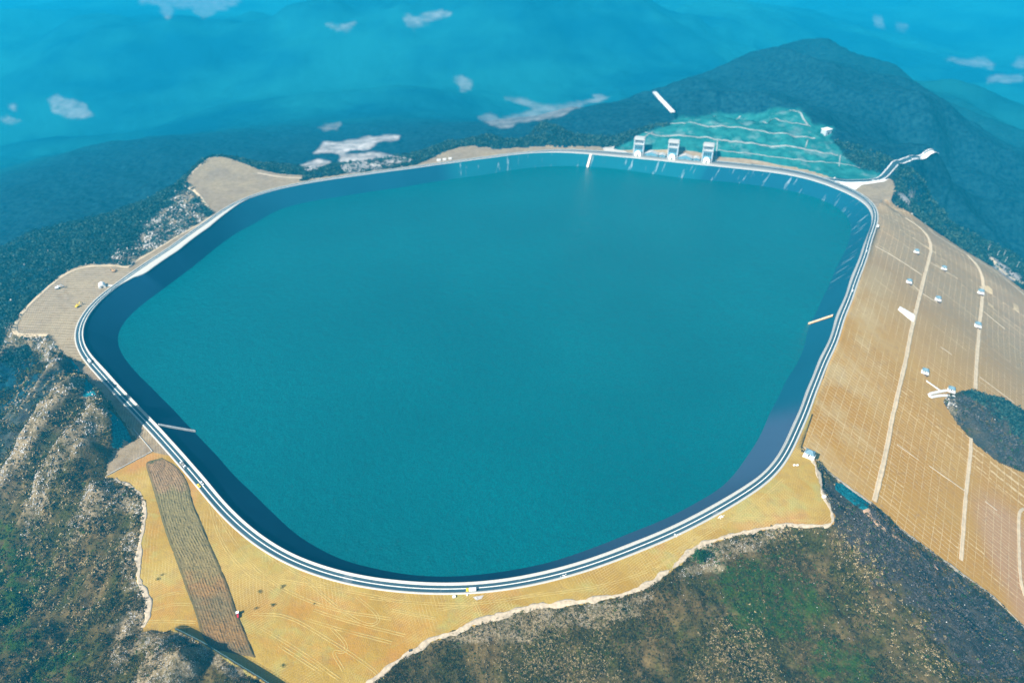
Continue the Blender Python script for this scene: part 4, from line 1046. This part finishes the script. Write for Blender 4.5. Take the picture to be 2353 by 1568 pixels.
# ---- monitoring huts on the dam slope
def make_hut(loc, rz, label):
    t = thing('monitoring_hut', loc, rz, label, 'hut', 'monitoring huts on the dam slope')
    MB().box(-3.4, 3.8, -3.4, 3.4, -6, -0.4).build('masonry_base', M_BROWN, t)
    MB().box(-3.9, 4.2, -3.8, 3.8, -0.4, 0.0).build('base_coping', M_WHITE, t)
    MB().box(-2.4, 2.4, -1.6, 2.6, 0.0, 3.0).build('wall', M_WHITE, t)
    MB().add([(-3.4, -2.6, 3.0), (3.4, -2.6, 3.0), (3.4, 3.6, 3.0), (-3.4, 3.6, 3.0), (-1.2, 0.5, 5.0), (1.2, 0.5, 5.0)], [[0, 1, 5, 4], [1, 2, 5], [2, 3, 4, 5], [3, 0, 4], [3, 2, 1, 0]]).build('hip_roof', M_ROOFT, t)
    MB().box(-0.6, 0.6, -1.72, -1.58, 0.0, 2.2).build('door', M_DARKM, t)
    for x in (-1.6, 1.6): MB().box(x - 0.45, x + 0.45, -1.7, -1.58, 1.1, 2.1).build('window', M_GLASS, t)
    return t
huts = [((2104,581), 1.0, 'small roofed hut on upper dam slope, left of the upper curving berm'), ((2167,619), 1.0, 'small roofed hut on dam slope between the two curving berms, farther up'), ((2087,650), 1.0, 'small roofed hut just above the bright white concrete pad'),
        ((2153,690), 1.1, 'small roofed hut between the berms, level with the white pad'), ((2251,674), 1.25, 'farther of two huts touching the lower berm'), ((2244,750), 1.25, 'nearer of two huts touching the lower berm'),
        ((2123,857), 1.15, 'hut at the top of the white stair on the dam slope'), ((2183,899), 1.2, 'hut at the edge of the dark wooded knoll, by the white loop path')]
hut0 = None
for (uv, sc, lb) in huts:
    p = hit([uv])[0]; rz = road_dir(p) - math.pi / 2
    if hut0 is None: hut0 = make_hut((p[0], p[1], p[2] + 2.2), rz, lb); h = hut0
    else: h = dup(hut0, (p[0], p[1], p[2] + 2.2), rz, lb)
    h.scale = (sc, sc, sc)
p = hit([(1858, 1046)])[0]
h = dup(hut0, (p[0], p[1], p[2] + 0.5), road_dir(p) - math.pi / 2, 'hut with slate roof by the near end of the dam, where the footpath starts'); h.scale = (1.3, 1.3, 1.3)

# ---- stairways down the lining
def make_stair(uvt, uvb, label, width, stripe=None):
    a = at_z([uvt], 0.1)[0]; b = at_z([uvb], WATER_Z)[0]
    L = math.hypot(b[0] - a[0], b[1] - a[1]); rz = math.atan2(b[1] - a[1], b[0] - a[0]); dz = b[2] - a[2]
    t = thing('lining_stair', a, rz, label, 'stairs', 'stairways down the reservoir lining')
    n = 44; m = MB(); hw = width / 2
    for k in range(n):
        x0, x1 = L * k / n, L * (k + 1) / n; z = dz * k / n
        m.box(x0, x1, -hw, hw, z - 1.6, z + 0.35)
    m.build('steps', M_WHITE, t)
    for sy in (-1, 1):
        m = MB(); y0, y1 = sorted((sy * hw, sy * (hw + 0.45)))
        m.prism([(0, -1.0), (L, dz - 1.0), (L, dz + 0.9), (0, 0.9)], y0, y1); m.build('stringer', stripe or M_CONC, t)
    return t
M_ORANGE = simple('faded_orange_paint', (0.62, 0.36, 0.16), 0.7, 0.1)
make_stair((364, 975), (449, 990), 'white stair running down the dark lining on the left shore', 1.7)
make_stair((1913, 724), (1856, 743), 'stair with orange edge down the lining below the dam crest', 1.7, M_ORANGE)
make_stair((1357, 355), (1349, 384), 'pale stair down the far lining, left of the gate towers', 3.2, M_ORANGE)

# ---- vehicles
def wheels(t, xs, w, r):
    for x in xs:
        for sy in (-1, 1):
            wl = MB().cyl((x, sy * w - 0.14, r), r, 0.28, 'y', 14).build('wheel', M_TYRE, t)
            MB().cyl((x, sy * w - 0.16, r), r * 0.55, 0.32, 'y', 10).build('rim', M_SILVER, wl)
def make_car(loc, rz, paint, label, L=4.8):
    t = thing('parked_car', loc, rz, label, 'car')
    h = L / 2
    MB().prism([(-h, 0.35), (h, 0.35), (h, 0.75), (h - 0.3, 0.95), (h * 0.42, 1.02), (-h + 0.1, 1.02), (-h, 0.8)], -0.95, 0.95).build('body', paint, t, 0.08)
    MB().prism([(-h * 0.75, 1.0), (h * 0.40, 1.0), (h * 0.12, 1.46), (-h * 0.55, 1.46)], -0.80, 0.80).build('window', M_GLASS, t)
    MB().prism([(-h * 0.60, 1.44), (h * 0.15, 1.44), (h * 0.05, 1.56), (-h * 0.52, 1.56)], -0.78, 0.78).build('roof', paint, t, 0.04)
    wheels(t, (-h * 0.6, h * 0.6), 0.85, 0.34)
    for sy in (-1, 1): MB().box(h - 0.12, h + 0.03, sy * 0.65 - 0.2, sy * 0.65 + 0.2, 0.62, 0.82).build('headlight', M_LAMP, t)
    return t
def make_truck(loc, rz, cabp, boxp, label, L=7.4, boxh=2.9, kind='box'):
    t = thing('truck', loc, rz, label, 'truck')
    h = L / 2
    MB().box(-h, h - 0.3, -0.9, 0.9, 0.6, 0.95).build('chassis', M_DARKM, t)
    c = MB().prism([(h - 2.1, 0.8), (h, 0.8), (h, 1.7), (h - 0.35, 2.6), (h - 2.1, 2.6)], -1.15, 1.15).build('cab', cabp, t, 0.08)
    MB().prism([(h - 0.36, 1.75), (h + 0.03, 1.75), (h - 0.3, 2.45), (h - 0.5, 2.45)], -1.0, 1.0).build('windscreen', M_GLASS, c)
    if kind == 'box':
        MB().box(-h, h - 2.4, -1.25, 1.25, 1.0, boxh).build('cargo_box', boxp, t, 0.06)
    else:
        MB().box(-h, h - 2.4, -1.2, 1.2, 1.0, 1.25).box(-h, h - 2.4, -1.2, -1.1, 1.25, 1.8).box(-h, h - 2.4, 1.1, 1.2, 1.25, 1.8).box(-h, -h + 0.1, -1.1, 1.1, 1.25, 1.8).build('flatbed', boxp, t)
        MB().box(h - 3.3, h - 2.5, -0.5, 0.5, 1.25, 3.1).add([(h - 3.0, -0.2, 2.9), (h - 3.0, 0.2, 2.9), (-h + 0.8, 0.2, 2.2), (-h + 0.8, -0.2, 2.2), (h - 3.0, -0.2, 3.3), (h - 3.0, 0.2, 3.3), (-h + 0.8, 0.2, 2.5), (-h + 0.8, -0.2, 2.5)], [[0, 3, 2, 1], [4, 5, 6, 7], [0, 1, 5, 4], [1, 2, 6, 5], [2, 3, 7, 6], [3, 0, 4, 7]]).build('crane_arm', M_DARKM, t)
        MB().box(-h + 0.5, -h + 2.6, -0.8, 0.8, 1.27, 2.5).build('cargo', M_WHITE, t, 0.05)
    wheels(t, (-h + 1.0, -h + 2.1, h - 1.1), 1.0, 0.48)
    for sy in (-1, 1): MB().box(h - 0.05, h + 0.05, sy * 0.85 - 0.2, sy * 0.85 + 0.2, 0.95, 1.2).build('headlight', M_LAMP, t)
    return t
p = on_road(207, 832); make_truck(p, road_dir(p), M_WPAINT, M_WPAINT, 'white box truck on the left shore road, just before the shaded stretch', 7.5)
p = on_road(421, 1069); make_truck(p, road_dir(p), M_WPAINT, M_CONCG, 'large white flatbed truck with crane arm on the left shore road', 10.5, kind='flat')
p = on_road(457, 1116); make_car(p, road_dir(p), M_YPAINT, 'small yellow car beside the silver car, hugging the outer kerb', 5.6)
p = on_road(464, 1110); make_car(p, road_dir(p), M_SILVER, 'silver car in the road centre alongside the small yellow car', 5.8)
p = on_road(1082, 1356); make_truck(p, road_dir(p) + math.pi, M_YPAINT, M_WPAINT, 'truck with yellow cab and white box on the nearest stretch of shore road', 8.2, 2.7)
p = on_road(1958, 668); make_car(p, road_dir(p), M_WPAINT, 'white car halfway up the dam crest road, level with the upper huts', 5.5)
p = on_road(1990, 577); make_car(p, road_dir(p), M_WPAINT, 'white car on the dam crest road close to the far corner', 6)
p = on_road(2016, 521); make_truck(p, road_dir(p), M_WPAINT, M_WPAINT, 'white box truck parked at the far right bend of the crest road', 8)
for k, (u, v, pt, lb) in enumerate(((2006, 415.5, M_WPAINT, 'first white car from the left parked along the access road'), (2018, 415, M_WPAINT, 'second white car from the left parked along the access road'), (2029, 412.5, M_WPAINT, 'white car parked nearest the bend of the access road'), (1996, 416.5, M_DARKM, 'dark car behind the white cars on the access road'))):
    q = hit([(u, v)])[0]; make_car((q[0], q[1], q[2] + 0.4), 0.05, pt, lb, 6.5)['group'] = 'cars parked along the access road'
def make_tractor():
    q = at_z([(547, 1412)], 0.1)[0]
    t = thing('tractor', (q[0], q[1], ground([q[:2]])[0] + 0.05), math.radians(-68), 'red tractor with white cab roof at the right edge of the ploughed strip', 'tractor')
    MB().prism([(0.2, 0.9), (2.6, 0.9), (2.6, 1.7), (0.2, 1.9)], -0.55, 0.55).build('bonnet', M_RPAINT, t, 0.08)
    MB().box(-1.4, 0.2, -0.8, 0.8, 0.8, 1.6).build('body', M_RPAINT, t, 0.06)
    MB().box(-1.3, 0.15, -0.75, 0.75, 1.6, 2.7).build('cab', M_GLASS, t)
    MB().box(-1.55, 0.45, -1.0, 1.0, 2.7, 2.9).build('roof', M_WHITE, t, 0.05)
    for sy in (-1, 1):
        w_ = MB().cyl((-1.0, sy * 1.1 - 0.25, 0.95), 0.95, 0.5, 'y', 18).build('rear_wheel', M_TYRE, t); MB().cyl((-1.0, sy * 1.1 - 0.27, 0.95), 0.45, 0.54, 'y', 12).build('rim', M_YPAINT, w_)
        w_ = MB().cyl((2.0, sy * 0.85 - 0.15, 0.55), 0.55, 0.3, 'y', 16).build('front_wheel', M_TYRE, t); MB().cyl((2.0, sy * 0.85 - 0.17, 0.55), 0.25, 0.34, 'y', 10).build('rim', M_YPAINT, w_)
    MB().cyl((1.6, 0.3, 1.7), 0.06, 1.1).build('exhaust_pipe', M_DARKM, t)
    MB().box(-2.6, -1.5, -1.3, 1.3, 0.3, 0.55).box(-2.4, -2.2, -1.2, 1.2, 0.05, 0.3).build('plough', M_DARKM, t)
    t.scale = (1.15, 1.15, 1.15)
make_tractor()
def make_excavator(uv, rz, paint, label, s=1.0):
    q = hit([uv])[0]; t = thing('excavator', (q[0], q[1], q[2] + 0.05), rz, label, 'excavator', 'excavators on the left bench')
    for sy in (-1, 1): MB().prism([(-1.8, 0.1), (1.8, 0.1), (2.2, 0.5), (1.8, 0.95), (-1.8, 0.95), (-2.2, 0.5)], sy * 1.2 - 0.3, sy * 1.2 + 0.3).build('track', M_TYRE, t)
    MB().box(-2.2, 1.2, -1.3, 1.3, 1.0, 2.2).build('body', paint, t, 0.1)
    c = MB().box(0.0, 1.5, 0.2, 1.3, 2.2, 3.1).build('cab', paint, t, 0.05); MB().box(0.3, 1.56, 0.3, 1.2, 2.3, 2.95).build('window', M_GLASS, c)
    MB().prism([(1.2, 1.6), (1.8, 1.5), (4.4, 4.4), (4.0, 4.8)], -0.5, 0.1).prism([(4.0, 4.7), (4.4, 4.8), (6.2, 2.0), (5.8, 1.8)], -0.45, 0.05).build('boom', paint, t)
    MB().prism([(5.6, 1.9), (6.4, 2.0), (6.6, 1.0), (5.6, 0.7)], -0.8, 0.4).build('bucket', M_DARKM, t)
    t.scale = (s, s, s)
make_excavator((133, 663), 0.3, M_WPAINT, 'pale excavator near the outer rim of the left bench', 1.3)
make_excavator((179, 705), 1.2, M_YPAINT, 'excavator close to the shore road on the furrowed left bench', 1.2)
make_excavator((262, 624), 2.6, M_ORANGE, 'orange excavator on the upper part of the left bench', 1.2)
# white arched shed
q = hit([(235, 658)])[0]
t = thing('arched_shed', (q[0], q[1], q[2]), 0.5, 'white arched shed standing on the left bench beside the road', 'shed')
pr = [(-4.5 * math.cos(a), 5.2 * math.sin(a)) for a in np.linspace(math.pi, 0, 15)]
MB().prism(pr[::-1], -5, 5).build('shell', M_WHITE, t); MB().box(-1.5, 1.5, -5.15, -4.98, 0, 2.8).build('door', M_DARKM, t)
ribbon('site_track', [(238,655),(248,656),(258,655)], 2.2, M_WHITE, lift=0.15, smooth=0)
# ---- street lamps by the valley road
def make_lamp(loc, label):
    t = thing('street_lamp', loc, 0.6, label, 'lamp', 'lamps along the valley road')
    MB().cyl((0, 0, -0.6), 0.45, 1.0, n=10).build('base', M_CONC, t)
    MB().cyl((0, 0, 0.2), 0.22, 13.5, n=8, r2=0.14).build('pole', M_WHITE, t)
    a = MB().box(-0.1, 2.4, -0.08, 0.08, 13.4, 13.6).build('arm', M_WHITE, t)
    MB().box(1.8, 3.2, -0.25, 0.25, 13.2, 13.45).build('lamp_head', M_LAMP, a)
    return t
lamp0 = None
for uv, lb in (((2268, 577), 'street lamp at the tip of the valley road bend'), ((2288, 592), 'second street lamp along the valley road, counting from the bend'), ((2303, 591), 'street lamp on the far verge of the valley road'), ((2306, 607), 'street lamp where the valley road widens'), ((2333, 618), 'street lamp nearest the right edge of the picture')):
    p = hit([uv])[0]
    if lamp0 is None: lamp0 = make_lamp(p, lb)
    else: dup(lamp0, p, 0.6, lb)

# ---- walls
def wall(name, world, z0, z1, thick, mat, label, cat, coping=None):
    P, _ = resample(world, 3); tt = np.gradient(P, axis=0)[:, :2]; tt /= np.linalg.norm(tt, axis=1)[:, None]; nn = np.stack([tt[:, 1], -tt[:, 0]], 1)
    a, b = P[:, :2] - nn * thick / 2, P[:, :2] + nn * thick / 2; n = len(P)
    zz0 = z0 if not np.isscalar(z0) else np.full(n, z0)
    def strip(a, b, lo, hi_, nm, m, parent=None):
        V = np.concatenate([np.column_stack([a, lo]), np.column_stack([a, hi_]), np.column_stack([b, hi_]), np.column_stack([b, lo])]); i = np.arange(n - 1)
        Fc = [list(x) for k in range(4) for x in np.stack([i + k * n, i + 1 + k * n, i + 1 + ((k + 1) % 4) * n, i + ((k + 1) % 4) * n], 1).tolist()] + [[0, n, 2 * n, 3 * n], [n - 1, 4 * n - 1, 3 * n - 1, 2 * n - 1]]
        return mesh_obj(nm, V, Fc, m, parent)
    g = ground(P[:, :2])
    lo = g - 2 if z0 is None else np.full(n, z0); hi_ = g + z1 if z0 is None else np.full(n, z1)
    o = strip(a, b, lo, hi_, name, mat); o['label'] = label; o['category'] = cat
    if coping: strip(a - nn * 0.12, b + nn * 0.12, hi_ + 0.003, hi_ + 0.2, 'coping', coping, o)
    return o, P, hi_
wl = WL
o, Pw, hw_ = wall('retaining_wall', wl, -3.0, 7.4, 0.5, simple('dark_stone', (0.05, 0.06, 0.06), 0.95, 0.3, 0.5), 'tall retaining wall at the near left, throwing a black shadow on the bare ground', 'wall', None)
m = MB()
for q in Pw[::1]:
    m.box(q[0] - 0.06, q[0] + 0.06, q[1] - 0.06, q[1] + 0.06, 7.55, 8.7)
for a, b in zip(Pw[:-1], Pw[1:]):
    for z in (8.0, 8.6): m.add([(a[0], a[1], z), (b[0], b[1], z), (b[0], b[1], z + 0.07), (a[0], a[1], z + 0.07), (a[0] + 0.06, a[1] + 0.06, z), (b[0] + 0.06, b[1] + 0.06, z), (b[0] + 0.06, b[1] + 0.06, z + 0.07), (a[0] + 0.06, a[1] + 0.06, z + 0.07)], [[0, 1, 2, 3], [7, 6, 5, 4], [3, 2, 6, 7], [0, 4, 5, 1]])
m.build('railing', simple('teal_steel', (0.10, 0.22, 0.24), 0.5), o)
wall('boundary_wall', at_z([(350,1036),(300,1062),(245,1092)], 0)[:, :2], None, 0.9, 0.7, M_CONC, 'low straight white wall crossing the bench left of the ploughed strip', 'wall')
wall('boundary_wall', at_z([(350,1036),(330,1012),(306,984)], 0)[:, :2], None, 0.7, 0.6, M_CONC, 'low wall running beside the shaded road verge, meeting the white wall', 'wall')

# ---- odds and ends beside the near road
def crate(uv, s, mat, name, label, cat, h=1.0, rz=0.3):
    q = hit([uv])[0]; t = thing(name, (q[0], q[1], q[2] + 0.02), rz, label, cat)
    MB().box(-s, s, -s * 0.7, s * 0.7, 0.15, 0.15 + h * s).build('box', mat, t, 0.04)
    MB().box(-s * 1.08, s * 1.08, -s * 0.78, s * 0.78, 0.15 + h * s, 0.3 + h * s).build('lid', mat, t, 0.03)
    MB().box(-s, s, -s * 0.7, -s * 0.5, 0, 0.15).box(-s, s, s * 0.5, s * 0.7, 0, 0.15).build('skid', M_DARKM, t)
crate((1043, 1371), 1.2, M_WHITE, 'site_box', 'white site box on bare ground left of the yellow cabbed truck', 'box')
crate((1073, 1367), 0.6, M_WHITE, 'site_box', 'small white box at the kerb behind the yellow cabbed truck', 'box', 1.4)
crate((1093, 1374), 0.55, M_WHITE, 'site_box', 'small white box on the grey gravel patch', 'box')
crate((1824, 1069), 1.0, M_WHITE, 'site_box', 'left of two white boxes at the near end of the dam', 'box'); crate((1831, 1069), 1.0, M_WHITE, 'site_box', 'right of two white boxes at the near end of the dam', 'box')
crate((942, 1494), 0.9, M_DARKM, 'site_box', 'dark box on the footpath above the scrub', 'box')
crate((1892, 1142), 1.6, M_WHITE, 'site_box', 'white box beside the footpath bend near the dam', 'box')
crate((836, 394), 2.2, M_WHITE, 'site_box', 'white cabin beside the road on the far left rim', 'box'); crate((1008, 370), 3.5, M_WHITE, 'site_box', 'left of three white cabins on the far rim', 'box', 0.8); crate((1021, 368), 3.2, M_WHITE, 'site_box', 'middle of three white cabins on the far rim', 'box', 0.8); crate((1034, 366), 3.0, M_WHITE, 'site_box', 'right of three white cabins on the far rim', 'box', 0.8)
def pile(uv, r, label, seed):
    q = hit([uv])[0]; rg = np.random.default_rng(seed); o = None
    m = MB()
    for k in range(16):
        a, rr, s = rg.uniform(0, 6.28), r * rg.uniform(0, 1), rg.uniform(0.25, 0.6)
        x, y = rr * math.cos(a) * 1.6, rr * math.sin(a) * 0.7
        m.box(x - s, x + s, y - s * 0.5, y + s * 0.5, -0.1, rg.uniform(0.2, 0.9))
    o = m.build('rubble_pile', M_WHITE); o.location = (q[0], q[1], q[2]); o.rotation_euler = (0, 0, road_dir(q)); o['label'] = label; o['category'] = 'pile'
pile((1296, 1322), 2.2, 'heap of white rubble by the kerb right of the yellow cabbed truck', 1)
pile((1555, 1228), 2.6, 'heap of white rubble by the kerb on the near right shore', 2); pile((1656, 1187), 2.4, 'heap of white rubble by the kerb, closest to the dam', 3)
# white chute on the mountain spur
ch = hit([(1503,214),(1515,228),(1530,244),(1545,260)])
V = []; nn = np.array([1, 0.2]) * 5.0
wallm = MB(); 
for a, b in zip(ch[:-1], ch[1:]):
    pa = [a + [-nn[0], -nn[1], 1.5], a + [nn[0], nn[1], 1.5], b + [nn[0], nn[1], 1.5], b + [-nn[0], -nn[1], 1.5]]
    wallm.add(list(pa) + [x + [0, 0, 2.2] for x in pa], [[0, 3, 2, 1], [4, 5, 6, 7], [0, 1, 5, 4], [1, 2, 6, 5], [2, 3, 7, 6], [3, 0, 4, 7]])
o = wallm.build('concrete_chute', M_WHITE); o['label'] = 'long pale concrete chute running down the mountain spur'; o['category'] = 'chute'
q = hit([(1897, 306)])[0]
t = thing('hillside_shed', (q[0], q[1], q[2] - 1), 0.5, 'white flat-roofed shed at the upper right end of the terraces', 'shed')
MB().box(-8, 8, -6, 6, -2, 9).build('wall', M_LGREY, t); MB().box(-8.8, 8.8, -6.8, 6.8, 9, 10.2).build('roof', M_WHITE, t); MB().box(-2, 2, -6.2, -5.95, 0, 5).build('door', M_DARKM, t)

# ---- single bushes one can tell apart
def bush(uv, size, cols, label, seed, ntri=260, name='bush', flat=0.8):
    q = hit([uv])[0]; rg = np.random.default_rng(seed)
    t = thing(name, (q[0], q[1], q[2] - 0.1), 0, label, 'bush', 'single bushes on the bare ground' if size < 5 else None)
    n = 9; sub = rg.normal(size=(n, 3)) * size * 0.26; sub[:, 2] = np.abs(sub[:, 2]) * 0.6 + size * 0.12
    o = clumps('foliage', None, sub, np.full(n, size * 0.55), np.array(cols)[rg.integers(0, len(cols), n)], ntri // n, seed, flat=flat, mat=M_TINT, leaf=0.28)
    del o['kind']; o.parent = t
    m = MB()
    for k in range(4):
        a = sub[k]; m.add([(-0.06, 0, 0), (0.06, 0, 0), (0, 0.1, 0), tuple(a)], [[0, 1, 3], [1, 2, 3], [2, 0, 3]])
    m.build('stem', M_BROWN, t)
gr = [(0.02, 0.07, 0.015), (0.035, 0.09, 0.02), (0.012, 0.045, 0.012)]
ol = [(0.07, 0.09, 0.03), (0.05, 0.075, 0.02), (0.09, 0.10, 0.04)]
bush((1612, 1283), 12, gr, 'broad bright green bush beside the footpath above the lower right hill', 5, 900)
bush((30, 1415), 15, [(0.06, 0.09, 0.012), (0.09, 0.11, 0.015), (0.03, 0.06, 0.01)], 'broad yellow green bush at the left edge of the picture', 6, 1200)
for k, (u, v, s, lb) in enumerate(((363, 1330, 3.2, 'bush on the bare ground between footpath and ploughed strip'), (372, 1320, 2.6, 'smaller bush just beside the one left of the ploughed strip'), (597, 1359, 3.6, 'dark green bush right of the ploughed strip, highest of those in front of the tractor'), (650, 1347, 3.8, 'wide bush right of the ploughed strip, nearest the road'),
        (627, 1390, 3.6, 'green bush midway between the tractor and the shore road'), (588, 1397, 3.0, 'thin olive bush closest to the tractor'), (650, 1528, 3.0, 'lone small bush beyond the black wall shadow'), (722, 1387, 1.8, 'tiny bush alone on the furrowed bare ground'))):
    bush((u, v), s, gr if k % 2 == 0 else ol, lb, 40 + k, 220)
# ---------------------------------------------------------------- haze
HAZE_D = 0.000165
def haze():
    m = bpy.data.materials.new('haze'); m.use_nodes = True; t = m.node_tree
    for nd in list(t.nodes):
        if nd.type != 'OUTPUT_MATERIAL': t.nodes.remove(nd)
    v = t.nodes.new('ShaderNodeVolumePrincipled')
    v.inputs['Color'].default_value = (0.010, 0.54, 0.87, 1)
    v.inputs['Density'].default_value = HAZE_D
    v.inputs['Anisotropy'].default_value = 0.0
    t.links.new(v.outputs[0], [n for n in t.nodes if n.type == 'OUTPUT_MATERIAL'][0].inputs['Volume'])
    lo, top = float(H.min()) - 8, max(CAMH + 6, float(H.max()) + 6)
    L = 17000
    V = [(-L, -L, lo), (L, -L, lo), (L, L, lo), (-L, L, lo), (-L, -L, top), (L, -L, top), (L, L, top), (-L, L, top)]
    Fc = [[0, 3, 2, 1], [4, 5, 6, 7], [0, 1, 5, 4], [1, 2, 6, 5], [2, 3, 7, 6], [3, 0, 4, 7]]
    o = mesh_obj('haze', V, Fc, m, kind='stuff')
haze()
